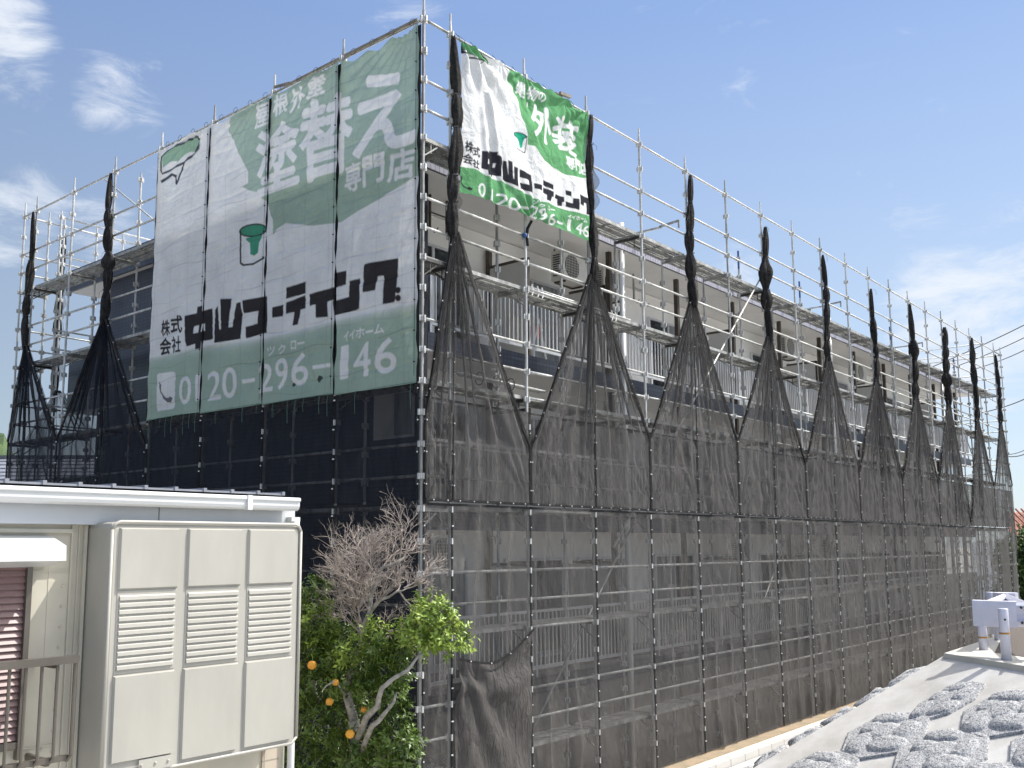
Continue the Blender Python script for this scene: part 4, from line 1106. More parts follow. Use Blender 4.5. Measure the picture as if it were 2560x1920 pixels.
class Canvas:
    def __init__(s, a0, a1, b0, b1, cell, col, ss=3):
        s.a0, s.b0, s.c, s.ss = a0, b0, cell / ss, ss
        s.w = int((a1 - a0) / s.c); s.h = int((b1 - b0) / s.c)
        s.px = np.zeros((s.h, s.w, 3), np.float32); s.px[:] = col

    def mask(s, pts, flipa=False):
        P = np.array(pts, float)
        i0 = max(0, int((P[:, 0].min() - s.a0) / s.c) - 1); i1 = min(s.w, int((P[:, 0].max() - s.a0) / s.c) + 2)
        j0 = max(0, int((P[:, 1].min() - s.b0) / s.c) - 1); j1 = min(s.h, int((P[:, 1].max() - s.b0) / s.c) + 2)
        if i1 <= i0 or j1 <= j0: return None
        X = s.a0 + (np.arange(i0, i1) + .5) * s.c; Y = s.b0 + (np.arange(j0, j1) + .5) * s.c
        ins = np.zeros((j1 - j0, i1 - i0), bool)
        n = len(P)
        for k in range(n):
            x0, y0 = P[k]; x1, y1 = P[(k + 1) % n]
            if y0 == y1: continue
            c = ((Y > min(y0, y1)) & (Y <= max(y0, y1)))
            if not c.any(): continue
            xi = x0 + (Y[c] - y0) / (y1 - y0) * (x1 - x0)
            ins[c] ^= X[None, :] < xi[:, None]
        return ins, i0, i1, j0, j1

    def fill(s, pts, col, al=1.0):
        r = s.mask(pts)
        if r is None: return
        ins, i0, i1, j0, j1 = r
        v = s.px[j0:j1, i0:i1]; v[ins] = v[ins] * (1 - al) + np.array(col, np.float32) * al

    def glyph(s, q, ch, col, bold):
        v, tr = glyph_tris(ch, bold)
        if len(tr) == 0: return
        lo, hi = v.min(0), v.max(0)
        if ch in '一ー': pass
        uv = (v - lo) / (hi - lo)
        TL, TR_, BR, BL = [np.array(p) for p in q]
        u = uv[:, :1]; w = uv[:, 1:]
        P = (BL * (1 - u) + BR * u) * (1 - w) + (TL * (1 - u) + TR_ * u) * w
        i0 = max(0, int((P[:, 0].min() - s.a0 - .05) / s.c)); i1 = min(s.w, int((P[:, 0].max() - s.a0 + .05) / s.c) + 1)
        j0 = max(0, int((P[:, 1].min() - s.b0 - .05) / s.c)); j1 = min(s.h, int((P[:, 1].max() - s.b0 + .05) / s.c) + 1)
        if i1 <= i0 or j1 <= j0: return
        acc = np.zeros((j1 - j0, i1 - i0), bool)
        for t_ in tr:
            r = s.mask(P[t_])
            if r is None: continue
            ins, a, b_, c, d = r
            acc[max(0, c - j0):d - j0, max(0, a - i0):b_ - i0] |= ins[:acc[max(0, c - j0):d - j0].shape[0], :acc[:, max(0, a - i0):b_ - i0].shape[1]]
        # thicken the strokes evenly
        rad = int(round(bold * math.hypot(*(TR_ - BL)) / s.c))
        out = acc.copy()
        for _ in range(rad):
            e = out.copy()
            e[1:] |= out[:-1]; e[:-1] |= out[1:]; e[:, 1:] |= out[:, :-1]; e[:, :-1] |= out[:, 1:]
            out = e
        v2 = s.px[j0:j1, i0:i1]; v2[out] = col

    def sample(s, A, B):
        ss = s.ss
        h, w = s.h // ss, s.w // ss
        p = s.px[:h * ss, :w * ss].reshape(h, ss, w, ss, 3).mean((1, 3))
        x = (A - s.a0) / (s.c * ss) - .5; y = (B - s.b0) / (s.c * ss) - .5
        x0 = np.clip(np.floor(x).astype(int), 0, w - 2); y0 = np.clip(np.floor(y).astype(int), 0, h - 2)
        fx = np.clip(x - x0, 0, 1)[..., None]; fy = np.clip(y - y0, 0, 1)[..., None]
        return (p[y0, x0] * (1 - fx) + p[y0, x0 + 1] * fx) * (1 - fy) + (p[y0 + 1, x0] * (1 - fx) + p[y0 + 1, x0 + 1] * fx) * fy


def draw(cv, art, pal, bold):
    for a in art:
        if a[0] == 'p': cv.fill(a[2], pal[a[1]])
        elif a[0] == 'g': cv.glyph(a[2], a[3], pal[a[1]], bold * (.55 if a[3] in '0123456789' else 1))
        elif a[0] == 'fade':
            P = a[2]; tp = P[:-2]
            for k in range(10):
                sh = [(x, z + .11 - .022 * k) for x, z in tp] + list(P[-2:])
                cv.fill(sh, pal[a[1]], .26)


def print_mesh(name, P, A, B, cv, m_, parent=None, fine_lines=0):
    g = MB(); g.grid(P)
    o = g.build(name, m_, parent, smooth=True)
    col = cv.sample(A, B).reshape(-1, 3)
    if fine_lines:
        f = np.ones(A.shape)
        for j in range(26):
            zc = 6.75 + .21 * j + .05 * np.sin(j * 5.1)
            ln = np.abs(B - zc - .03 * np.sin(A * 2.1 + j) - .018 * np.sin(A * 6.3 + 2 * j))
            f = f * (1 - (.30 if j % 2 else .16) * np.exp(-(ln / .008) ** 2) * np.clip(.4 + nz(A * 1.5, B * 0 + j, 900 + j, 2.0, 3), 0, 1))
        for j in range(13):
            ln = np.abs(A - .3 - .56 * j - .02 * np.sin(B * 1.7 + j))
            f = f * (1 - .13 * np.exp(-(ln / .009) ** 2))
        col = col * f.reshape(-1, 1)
    at = o.data.color_attributes.new('print', 'FLOAT_COLOR', 'POINT')
    at.data.foreach_set('color', np.concatenate([col, np.ones((len(col), 1))], 1).astype(np.float32).ravel())
    return o


pal = {'w': (.78, .785, .78), 'g': (.35, .46, .375), 'G': (.28, .44, .31), 'G2': (.07, .30, .19), 'd': (.045, .042, .045), 'd2': (.17, .17, .18)}
cv = Canvas(-.1, 7.3, 6.4, 12.2, .012, pal['w'])
draw(cv, ART_BIG, pal, .023)
BL = ['rightmost printed strip of the big faded banner, reading 専門店 and 146 beside the corner pole', 'strip of the big faded banner that carries 屋根外壁 along its top', 'strip of the big faded banner with the paint bucket and the letters 山コ', 'leftmost strip of the big faded banner with the telephone symbol and paint roller']
for k in range(4):
    y0, y1 = SY[k] + .022, SY[k + 1] - .022
    if k == 3: y1 = SY[4] - .02
    na, nb_ = 146, 446
    s = np.linspace(0, 1, na)[None, :].repeat(nb_, 0); t_ = np.linspace(0, 1, nb_)[:, None].repeat(na, 1)
    zb = 6.60 + .022 * k
    A = y0 + s * (y1 - y0); top = 11.985 - .05 * np.abs(np.sin(s * PI * 3)) * (1.5 if k == 0 else 1) - (.05 * np.sin(PI * s) if k == 0 else 0)
    B = zb + .02 * np.sin(PI * s) * (k % 2) + t_ * (top - zb)
    win = np.clip(np.minimum(s, 1 - s) * 6, 0, 1)
    D = .022 * nz(A * 1.2, B * 1.0, 500 + k, 1.4, 5) + .007 * nz(A * .6, B * 1.6, 510 + k, 8, 5) + .003 * nz(A, B, 520 + k, 24, 4)
    for hz_ in np.arange(6.9, 12, .446): D = D - .010 * np.exp(-((B - hz_ + .03 * np.sin(A * 3)) / .03) ** 2)
    D = D + .03 * np.sin(np.arctan2(s * 1.7 + .05, 12.2 - B) * 40) * np.exp(-(12 - B) / .5) * win
    # edges drawn in a little between the ties
    A2 = A + (.012 * np.sin(B * 7.0 + k) + .008 * np.sin(B * 15)) * np.where(s < .5, 1, -1) * (1 - win) - (.03 * np.exp(-((B - 7.4) / .4) ** 2) * (1 - win) * (s > .5) if k == 0 else 0)
    # thin dark wavy and upright lines multiplied into the print colour
    t = thing('printed_banner_strip', BL[k], 'banner', (-.06, y0, 6.6), 'four laced strips of the big faded banner')
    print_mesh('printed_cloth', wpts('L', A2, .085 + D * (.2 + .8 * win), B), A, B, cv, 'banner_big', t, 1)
    g = MB()
    for j in range(9):       # ties along the bottom
        if rnd.random() < .4:
            yy = y0 + (y1 - y0) * (j + .5) / 9
            g.tube([(-.09, yy, zb + .02), (-.10, yy + .01, zb - .12), (-.10, yy, zb - rnd.uniform(.15, .38))], .004, 4)
    g.tube([(-.09, y0, zb + .012), (-.09, y1, zb + .012)], .004, 4)
    g.build('tie_cord', 'green_paint', t)
    g = MB()
    for j in range(4):
        yy = y0 + (y1 - y0) * (j + .4) / 4
        g.tube([(-.05, yy + .06 * math.cos(a), 12.05 + .05 * math.sin(a)) for a in [i * .8 for i in range(9)]], .004, 4)
    g.tube([(-.05, y0, 12.0), (-.05, y1, 12.0)], .004, 4)
    g.build('top_tie', 'cable', t)
    for e_ in (0, 1):
        hem('L', [((y0, y1)[e_] + (-.0, .0)[e_], 6.62), ((y0, y1)[e_], 11.93)], .07, t, off=.072, eyes=False, name='black_selvedge')
    g = MB()
    g.tube([(-.103, y0 + .03, 6.7), (-.103, y0 + .03, 11.9)], .003, 3)
    zz = 6.9
    while zz < 11.9:
        g.ball((-.105, y0 + .03, zz), .014, 4); zz += .446
    g.build('eyelet_ties', 'net_hem', t)

pal = {'w': (.76, .78, .785), 'g': (.13, .34, .16), 'G': (.07, .3, .1), 'G2': (.03, .36, .22), 'd': (.035, .036, .045), 'd2': (.1, .1, .1)}
cv = Canvas(.4, 4.4, 9.3, 12.3, .009, pal['w'])
draw(cv, ART_FRONT, pal, .024)
na, nb_ = 340, 250
s = np.linspace(0, 1, na)[None, :].repeat(nb_, 0); t_ = np.linspace(0, 1, nb_)[:, None].repeat(na, 1)
A = .70 + 3.33 * s
tx = [0, .10, .26, .41, .56, .66, .80, 1.0]; top = np.zeros_like(s)
for a_, b_ in zip(tx[:-1], tx[1:]):
    q = (s >= a_) & (s <= b_)
    dp = .035 + .30 * max(0, (b_ - a_) - .13)
    top[q] = dp * np.sin(PI * (s[q] - a_) / (b_ - a_))
top = 11.99 - .02 - top * 1.1
zb = 9.565 + .05 * s + .03 * np.sin(PI * s * 2) - .03 * np.sin(PI * np.clip((s - .48) / .52, 0, 1)) * -1
B = zb + t_ * (top - zb)
D = .045 * nz(A * .9, B * .9, 601, 1.8, 5) + .012 * nz(A, B, 603, 8, 5)
# folds radiating from the hanging points
for (hx, hz_, am, fr, L) in ((4.02, 12.0, .055, 15, 1.5), (.72, 12.02, .06, 14, 1.9), (2.2, 11.98, .03, 14, .7), (3.36, 11.95, .03, 13, .7), (2.42, 9.55, .06, 13, .55), (1.6, 11.98, .02, 14, .6)):
    dx = A - hx; dz = B - hz_; r = np.hypot(dx, dz); an = np.arctan2(dx, np.abs(dz) + .02)
    D = D + 1.6 * am * np.abs(np.sin(an * fr * .5 + .4)) ** 1.5 * np.exp(-r / L) * np.clip(r * 3, 0, 1)
D = D + .05 * np.exp(-((A - .95 - .18 * (11.9 - B)) / .07) ** 2) + .04 * np.exp(-((A - 1.25 - .28 * (11.3 - B)) / .06) ** 2) * (B < 11.3)
t = thing('printed_banner', 'sunlit white and green banner reading 外装 and 中山コーティング on the long side', 'banner', (2.4, -.08, 9.6))
print_mesh('printed_cloth', wpts('R', A, .09 + D, B), A, B, cv, 'banner_front', t)
g = MB()
for a_ in tx[:-1] + [.33, .5, .72, .9]:
    x = .70 + 3.33 * a_; g.tube([(x, -.09, 11.94), (x + .02, -.05, 12.04), (x - .03, -.02, 12.10)], .005, 4)
g.tube([(.70, -.07, 11.99), (4.03, -.07, 11.99)], .004, 4)
g.build('top_tie', 'cable', t)
MB().tube([(2.40, -.12, 9.56), (2.38, -.05, 9.44), (2.37, -.04, 9.3), (2.40, -.03, 9.15)], .025, 7).build('bottom_tie', 'net_hem', t)
MB().ball((2.30, -.05, 9.30), .045, 5).build('knotted_tag', 'blue_paint', t)


# ================================================================== NEIGHBOUR'S HOUSE (near left)
hs = thing('cream_house', 'cream sided house with a white gutter in the left foreground', 'house', (-8, -1.9, 0))
YW = -1.9
MB().box(-15, -3.72, YW, 6.0, 0, 4.70).build('wall', 'cream', hs)
g = MB()                                           # overlapping sheet strips beside the shutter box
g.box(-6.02, -5.98, YW - .004, YW - .0005, 0, 4.3); g.box(-5.86, -5.845, YW - .022, YW - .0005, 0, 4.52); g.box(-5.80, -5.79, YW - .018, YW - .0005, 0, 4.52); g.box(-5.76, -5.735, YW - .03, YW - .0005, 0, 4.52)
g.box(-15, -5.86, YW - .035, YW - .0005, 4.46, 4.49); g.box(-15, -5.87, YW - .012, YW - .0005, 4.165, 4.175); g.box(-15, -5.9, YW - .012, YW - .0005, 2.86, 2.87)
g.build('siding_joint', 'cream', hs)
g = MB()
for k in range(9): g.ball((-5.905 - .002 * k, YW - .004, 4.05 - .155 * k), .013, 4)
g.ball((-6.0, YW - .004, 2.84), .014, 4)
g.build('screw_heads', 'cream', hs)
# white corner downpipe and brick base at the right end
MB().tube([(-3.70, YW - .07, 0), (-3.70, YW - .07, 4.6)], .035, 10).build('downpipe', 'white_metal', hs, smooth=True)
M['cream_brick'] = tile_mat('cream_brick', (.50, .44, .36), (.30, .27, .22), .22, .11, 0, mort=.008, rough=.9, var=.2)
MB().box(-3.98, -3.80, YW - .02, YW - .001, 0, 2.55).build('brick_pier', 'cream_brick', hs)
# fascia, gutter, eaves tiles
MB().box(-15, -3.74, YW - .10, YW - .002, 4.525, 4.72).build('fascia_board', 'fascia_board', hs)
MB().box(-5.165, -5.158, YW - .104, YW - .101, 4.525, 4.70).build('fascia_joint', 'slate', hs)
MB().box(-3.84, -3.74, YW - .18, YW - .102, 4.58, 4.62).build('gutter_outlet', 'white_metal', hs)
g = MB()
prof = [(-.15, 4.795), (-.285, 4.795), (-.30, 4.785), (-.30, 4.765), (-.285, 4.755), (-.285, 4.715), (-.275, 4.69), (-.25, 4.675), (-.15, 4.675)]
for (a, za), (b2, zb_) in zip(prof[:-1], prof[1:]):
    g.quad((-15, YW + .001 + a, za), (-15, YW + .001 + b2, zb_), (-3.83, YW + .001 + b2, zb_), (-3.83, YW + .001 + a, za))
n0 = len(g.v); g.v += [(-3.83, YW + .001 + a, z) for a, z in prof]; g.f.append(tuple(range(n0, n0 + len(prof)))); g.mi.append(0)
g.box(-4.42, -4.37, YW - .305, YW - .10, 4.67, 4.80)
g.build('gutter', 'white_metal', hs)
g = MB()
MB().box(-15, -3.85, YW - .20, 6.1, 4.725, 4.80).build('roof', 'slate', hs)
g = MB(); x = -15.0
while x < -4.1:
    g.box(x, x + .255, YW - .27, YW + .3, 4.812, 4.828)
    g.box(x + .245, x + .275, YW - .28, YW + .3, 4.812, 4.845)
    x += .275
g.build('eaves_tiles', 'pale_tile', hs)
# shutter box: rounded casing, three ribbed panels
sb_z0, sb_z1, sb_y = 2.62, 4.545, -2.27
g = MB()
x0, x1 = -5.72, -3.88
prof = [(x0, YW - .001), (x0, sb_y + .10)] + [(x0 + .10 - .10 * math.cos(a), sb_y + .10 - .10 * math.sin(a)) for a in [i * PI / 2 / 6 for i in range(1, 6)]] + [(x0 + .10, sb_y)]
prof = [(x0, YW - .001), (x0, sb_y + .03), (x0 + .008, sb_y + .01), (x0 + .03, sb_y), (x1 - .03, sb_y), (x1 - .008, sb_y + .01), (x1, sb_y + .03), (x1, YW - .001)]
zz = [sb_z0, sb_z1 - .05, sb_z1 - .015, sb_z1]
ins = [0, 0, .015, .05]
n0 = len(g.v)
for z, i_ in zip(zz, ins):
    for (a, b2) in prof:
        g.v.append((min(max(a, x0 + i_), x1 - i_), b2 + (i_ if b2 < YW - .1 else 0), z))
m_ = len(prof)
for j in range(len(zz) - 1):
    for i in range(m_ - 1):
        a = n0 + j * m_ + i; g.f.append((a, a + 1, a + 1 + m_, a + m_)); g.mi.append(0)
g.f.append(tuple(n0 + i for i in range(m_))[::-1]); g.mi.append(0)
g.f.append(tuple(n0 + (len(zz) - 1) * m_ + i for i in range(m_))); g.mi.append(0)
cas = g.build('shutter_box', 'cream_panel', hs)
g = MB()
for a in (x0 + .004, x1 - .004):
    g.tube([(a, sb_y - .006, sb_z0 + .05), (a, sb_y - .006, sb_z1 - .06)], .014, 8)
g.tube([(x0 + .004, sb_y - .006, sb_z1 - .06), (x0 + .03, sb_y - .006, sb_z1 - .015), (x0 + .07, sb_y - .006, sb_z1), (x1 - .07, sb_y - .006, sb_z1), (x1 - .03, sb_y - .006, sb_z1 - .015), (x1 - .004, sb_y - .006, sb_z1 - .06)], .014, 8)
g.tube([(x0 + .004, sb_y - .006, sb_z0 + .05), (x0 + .06, sb_y - .006, sb_z0), (x1 - .06, sb_y - .006, sb_z0), (x1 - .004, sb_y - .006, sb_z0 + .05)], .014, 8)
g.build('box_rim', 'cream_panel', cas, smooth=True)
for k, (a, b2) in enumerate(((-5.655, -5.13), (-5.055, -4.525), (-4.46, -3.955))):
    g = MB()
    Y = sb_y
    lt, lb = 3.985, 3.395
    def frame(xa, xb, za, zb_, d, w):
        """raised plate with sloping edges"""
        for (p0, p1) in (((xa, za), (xb, zb_)),):
            q = [(p0[0], p0[1]), (p1[0], p0[1]), (p1[0], p1[1]), (p0[0], p1[1])]
            qi = [(p0[0] + w, p0[1] + w), (p1[0] - w, p0[1] + w), (p1[0] - w, p1[1] - w), (p0[0] + w, p1[1] - w)]
            n = len(g.v)
            g.v.extend([(x, Y - .0005, z) for x, z in q] + [(x, Y - d, z) for x, z in qi])
            for i in range(4):
                j = (i + 1) % 4; g.f.append((n + i, n + j, n + 4 + j, n + 4 + i)); g.mi.append(0)
            g.f.append((n + 4, n + 5, n + 6, n + 7)); g.mi.append(0)
    frame(a, b2, lt + .035, 4.50, .024, .012)
    frame(a, b2, sb_z0 + (.1 if k == 0 else .035), lb - .02, .024, .012)
    frame(a + .002, b2 - .002, lb - .015, lt + .030, .006, .005)
    nl = 11
    for i in range(nl):
        za = lb + .012 + (lt - lb - .012) * i / nl; h = (lt - lb - .012) / nl
        n = len(g.v)
        g.v.extend([(q_, Y - d_, z_) for d_, z_ in ((.0065, za + .004), (.022, za + .009), (.019, za + h - .018), (.0065, za + h - .006)) for q_ in (a + .022, b2 - .022)])
        g.f += [(n, n + 1, n + 3, n + 2), (n + 2, n + 3, n + 5, n + 4), (n + 4, n + 5, n + 7, n + 6), (n, n + 2, n + 4, n + 6), (n + 1, n + 7, n + 5, n + 3)]; g.mi += [0] * 5
    g.build('shutter_panel', 'cream_panel', cas)
g = MB(); g.box(-5.42, -5.13, sb_y - .03, sb_y - .025, 2.63, 2.72)
for a in (-5.4, -5.28, -5.17): g.ball((a, sb_y - .032, 2.68), .012, 4)
g.build('patch_plate', 'cream_panel', cas)
# window with roller shutter, hood and rail at the frame's left edge
w = MB()
w.box(-8.0, -6.20, YW - .05, YW - .002, 2.88, 2.93); w.box(-6.205, -6.165, YW - .06, YW - .002, 2.8, 4.20)
wo_ = w.build('window_frame', 'bronze', hs)
g = MB(); z = 2.93
while z < 4.19:
    n = len(g.v)
    g.v += [(-8, YW - .012, z), (-6.206, YW - .012, z), (-6.206, YW - .034, z + .01), (-8, YW - .034, z + .01), (-8, YW - .012, z + .048), (-6.206, YW - .012, z + .048)]
    g.f += [(n, n + 1, n + 2, n + 3), (n + 3, n + 2, n + 5, n + 4)]; g.mi += [0, 0]; z += .05
g.build('roller_shutter', 'shutter', wo_)
g = MB()
hp = [(-.002, 4.44), (-.10, 4.43), (-.33, 4.36), (-.34, 4.25), (-.28, 4.245), (-.05, 4.20), (-.002, 4.20)]
n = len(g.v)
for x, s_ in ((-8.0, 1), (-6.05, 1)): g.v += [(x, YW + a, z) for a, z in hp]
L7 = len(hp)
for i in range(L7 - 1): g.f.append((n + i, n + i + 1, n + L7 + i + 1, n + L7 + i)); g.mi.append(0)
g.f.append(tuple(n + L7 + i for i in range(L7))); g.mi.append(0)
g.build('window_hood', 'white_metal', hs)
rl = MB()
YR = YW - .36
rl.box(-8, -5.93, YR - .03, YR + .03, 3.50, 3.555)
rl.box(-8, -5.95, YW - .34, YW - .30, 2.80, 2.84)
for x in [-6.08 - .115 * k for k in range(14)] + [-5.95]:
    rl.tube([(x, YR, 3.50), (x, YR, 2.84), (x - .01, YR + .03, 2.80), (x, YW - .22, 2.79)], .012, 6)
rl.box(-6.12, -6.09, YW - .33, YW - .004, 2.78, 2.83); rl.box(-6.10, -6.07, YW - .33, YW - .004, 3.47, 3.50)
rl.build('window_rail', 'bronze', hs)

# ================================================================== CITRUS TREE
def pt(x, y, D):
    """helper for laying out the limbs: image bearings at a distance D from the viewpoint"""
    return CAM + (fw + r2 * (x - cx_) / f_ - u2 * (y - cy_) / f_) * D


trunk_pts = [pt(925, 2500, 10), pt(920, 2250, 10), pt(905, 2050, 10), pt(893, 1910, 10), pt(884, 1800, 10)]
tr = thing('citrus_tree', 'citrus tree with oranges and a bare dead top in front of the scaffold corner', 'tree', tuple(Vector((trunk_pts[0].x, trunk_pts[0].y, 0))))
base = Vector((trunk_pts[0].x + .02, trunk_pts[0].y, 0))
g = MB(); g.tube([base] + trunk_pts, [.13, .12, .10, .085, .075, .062], 12); g.build('trunk', 'bark', tr, smooth=True)
limbs = [
    [(884, 1800, 10), (868, 1740, 10), (872, 1700, 10.05), (893, 1640, 10.1), (905, 1590, 10.1), (925, 1530, 10.1), (930, 1480, 10.1), (955, 1420, 10.1), (1010, 1395, 10.2)],
    [(893, 1850, 9.8), (915, 1795, 9.6), (945, 1765, 9.5), (955, 1720, 9.45), (985, 1695, 9.45), (1020, 1675, 9.5), (1045, 1640, 9.55), (1080, 1620, 9.6)],
    [(905, 1880, 9.8), (930, 1815, 9.5), (960, 1785, 9.45), (985, 1755, 9.45), (992, 1730, 9.5)],
    [(893, 1870, 10), (860, 1830, 10.2), (820, 1790, 10.3), (790, 1740, 10.4), (775, 1650, 10.5), (780, 1560, 10.5)],
    [(905, 1950, 10), (950, 1900, 9.8), (1000, 1860, 9.7), (1025, 1840, 9.7)],
    [(868, 1740, 10), (840, 1700, 9.8), (815, 1715, 9.7), (805, 1730, 9.6)],
    [(925, 1530, 10.1), (950, 1500, 10), (990, 1480, 9.9), (1020, 1470, 9.9)],
    [(925, 1530, 10.1), (920, 1490, 10.2), (915, 1450, 10.3), (930, 1400, 10.3)],
]
g = MB()
LP = []
for i, l in enumerate(limbs):
    ps = [pt(*p) for p in l]
    r0 = [.05, .036, .033, .035, .03, .016, .02, .022][i]
    rs = [r0 * (1 - .75 * k / (len(ps) - 1)) for k in range(len(ps))]
    # small kinks
    qs = []; rr = []
    for k in range(len(ps) - 1):
        qs.append(ps[k]); rr.append(rs[k])
        mid = (ps[k] + ps[k + 1]) / 2 + Vector((rnd.uniform(-1, 1), rnd.uniform(-1, 1), rnd.uniform(-1, 1))) * .014
        qs.append(mid); rr.append((rs[k] + rs[k + 1]) / 2)
    qs.append(ps[-1]); rr.append(rs[-1])
    g.tube(qs, rr, 8); LP.append(qs)
g.build('limbs', 'bark', tr, smooth=True)

# bare twigs: dense zig-zag branching
tw = MB()
rt2 = random.Random(5)


def grow(p, d, L, r, lvl):
    n = 3 if lvl < 3 else 2
    pts = [p]; q = p.copy()
    for i in range(n):
        d = (d + Vector((rt2.uniform(-1, 1), rt2.uniform(-1, 1), rt2.uniform(-.8, 1))) * .38).normalized()
        q = q + d * L / n; pts.append(q.copy())
    tw.tube(pts, [r * (1 - .4 * i / n) for i in range(n + 1)], 4 if lvl > 1 else 6, caps=False)
    if lvl >= 5 or L < .035: return
    for i in range(1, n + 1):
        for _ in range(2 if lvl < 3 else (2 if i == n else 1)):
            if rt2.random() < .80:
                nd = (d + Vector((rt2.uniform(-1, 1), rt2.uniform(-1, 1), rt2.uniform(-.5, .8))) * .95).normalized()
                grow(pts[i], nd, L * rt2.uniform(.55, .78), r * .62, lvl + 1)


starts = [(905, 1590, 10.1, 800, 1500), (925, 1530, 10.1, 800, 1400), (940, 1440, 10.1, 860, 1310), (1000, 1400, 10.2, 1010, 1300), (1010, 1470, 9.9, 1100, 1400), (1000, 1480, 9.9, 1060, 1560), (905, 1590, 10.1, 870, 1440), (925, 1530, 10.1, 950, 1380), (930, 1480, 10.1, 890, 1370), (955, 1420, 10.1, 1020, 1320), (1010, 1395, 10.2, 1060, 1350), (915, 1450, 10.3, 850, 1350),
          (990, 1480, 9.9, 1050, 1450), (1020, 1470, 9.9, 1070, 1480), (905, 1560, 10.1, 820, 1440), (925, 1530, 10.1, 1000, 1440), (893, 1500, 10.1, 820, 1380), (930, 1400, 10.3, 940, 1320), (940, 1560, 10, 980, 1640), (900, 1560, 10.1, 850, 1480)]
for (x, y, D, tx_, ty) in starts:
    p = pt(x, y, D); d = (pt(tx_, ty, D + rt2.uniform(-.35, .35)) - p)
    grow(p, d.normalized(), min(.42, d.length * .58), .0095, 1)
    grow(p.lerp(pt(tx_, ty, D), .4), d.normalized(), min(.24, d.length * .34), .007, 2)
tw.build('bare_twigs', 'twig', tr)

# foliage: many small leaves on short shoots
def leaves(name, blobs, m_, density, size, seed):
    rl_ = random.Random(seed)
    g = MB(); st = MB()
    for (x, y, D, rx, ry, dens) in blobs:
        c = pt(x, y, D); sc = D / f_
        n_sh = int(density * dens)
        for _ in range(n_sh):
            while True:
                a, b2, c2 = rl_.uniform(-1, 1), rl_.uniform(-1, 1), rl_.uniform(-1, 1)
                if .15 < a * a + b2 * b2 + c2 * c2 < 1: break
            q = c + r2 * (a * rx * sc) + u2 * (b2 * ry * sc) + fw * (c2 * rx * sc * .8)
            out = (q - c).normalized() * .6 + Vector((rl_.uniform(-.6, .6), rl_.uniform(-.6, .6), rl_.uniform(.1, 1.0)))
            out.normalize()
            Ls = rl_.uniform(.08, .16)
            st.tube([q - out * .05, q + out * Ls], .0022, 3, caps=False)
            nl = rl_.randint(7, 11)
            for i in range(nl):
                t_ = (i + 1) / nl
                p = q + out * Ls * t_
                ang = i * 2.4 + rl_.uniform(-.4, .4)
                s1_ = out.cross(Vector((0, 0, 1)));
                if s1_.length < .1: s1_ = out.cross(Vector((1, 0, 0)))
                s1_.normalize(); s2_ = out.cross(s1_)
                d = (s1_ * math.cos(ang) + s2_ * math.sin(ang) + out * rl_.uniform(.2, .8)).normalized()
                L = size * rl_.uniform(.7, 1.25); wdt = L * rl_.uniform(.20, .27)
                sd = d.cross(out);
                if sd.length < .05: sd = d.cross(s1_)
                sd.normalize(); nn_ = sd.cross(d)
                n = len(g.v)
                g.v += [tuple(p), tuple(p + d * L * .45 + sd * wdt + nn_ * L * .06), tuple(p + d * L - nn_ * L * .08), tuple(p + d * L * .45 - sd * wdt + nn_ * L * .06), tuple(p + d * L * .5)]
                g.f += [(n, n + 1, n + 4), (n + 1, n + 2, n + 4), (n + 2, n + 3, n + 4), (n + 3, n, n + 4)]; g.mi += [0] * 4
    o = g.build(name, m_, tr)
    st.build('shoots', 'leaf_young', o)
    return o


leaves('foliage', [(790, 1580, 10.4, 60, 75, 1.0), (770, 1640, 10.4, 75, 60, 1.1), (800, 1480, 10.5, 25, 28, .3), (850, 1620, 10.3, 55, 55, .8), (790, 1720, 10.3, 80, 65, 1.3), (860, 1700, 10.1, 60, 50, .9),
                   (780, 1830, 10.3, 90, 75, 1.6), (860, 1800, 10.2, 60, 60, .9), (770, 1930, 10.2, 100, 70, 1.5), (880, 1890, 9.9, 55, 60, .8), (970, 1690, 9.9, 55, 48, .9), (960, 1640, 9.9, 60, 40, .9), (930, 1740, 9.8, 50, 40, .5), (980, 1765, 9.9, 40, 35, .5),
                   (990, 1860, 9.7, 55, 50, 1.0), (960, 1920, 9.8, 80, 50, 1.2), (1020, 1900, 9.8, 30, 60, .4), (765, 1520, 10.5, 30, 40, .3), (840, 2010, 10, 140, 60, 1.6)], 'leaf', 92, .066, 1)
leaves('young_foliage', [(1075, 1560, 9.7, 62, 42, 1.1), (1120, 1600, 9.65, 45, 40, .8), (1050, 1600, 9.7, 50, 40, .7), (1075, 1520, 9.75, 30, 22, .25)], 'leaf_young', 85, .062, 2)
leaves('young_foliage', [(935, 1600, 9.9, 35, 35, .35), (880, 1640, 10, 40, 30, .3), (800, 1560, 10.2, 40, 45, .3)], 'leaf_young', 85, .062, 2)
# oranges
for k, (x, y, D, r, lb) in enumerate(((780, 1663, 9.9, .048, 'topmost and largest orange, at the left of the crown'), (839, 1706, 9.8, .036, 'half eaten orange below the topmost one'), (824, 1754, 9.8, .040, 'orange left of the limbs at mid height'), (910, 1774, 9.8, .034, 'pale orange tucked behind the main limbs'), (875, 1835, 9.6, .046, 'lowest orange, in front of the trunk'))):
    c = pt(x, y, D)
    g = MB(); N = 12
    pts = [c + Vector((0, 0, -r * .93 * math.cos(PI * i / N))) for i in range(N + 1)]
    rs = [max(1e-4, r * math.sin(PI * i / N) ** .95) for i in range(N + 1)]
    g.tube(pts, rs, 18)
    o = g.build('orange', 'fruit', tr, smooth=True); o['label'] = lb
    MB().tube([c + Vector((0, 0, r * .9)), c + Vector((.01, 0, r * 1.5)), c + Vector((0, .02, r * 2.4))], .003, 4).build('stalk', 'leaf_young', o)

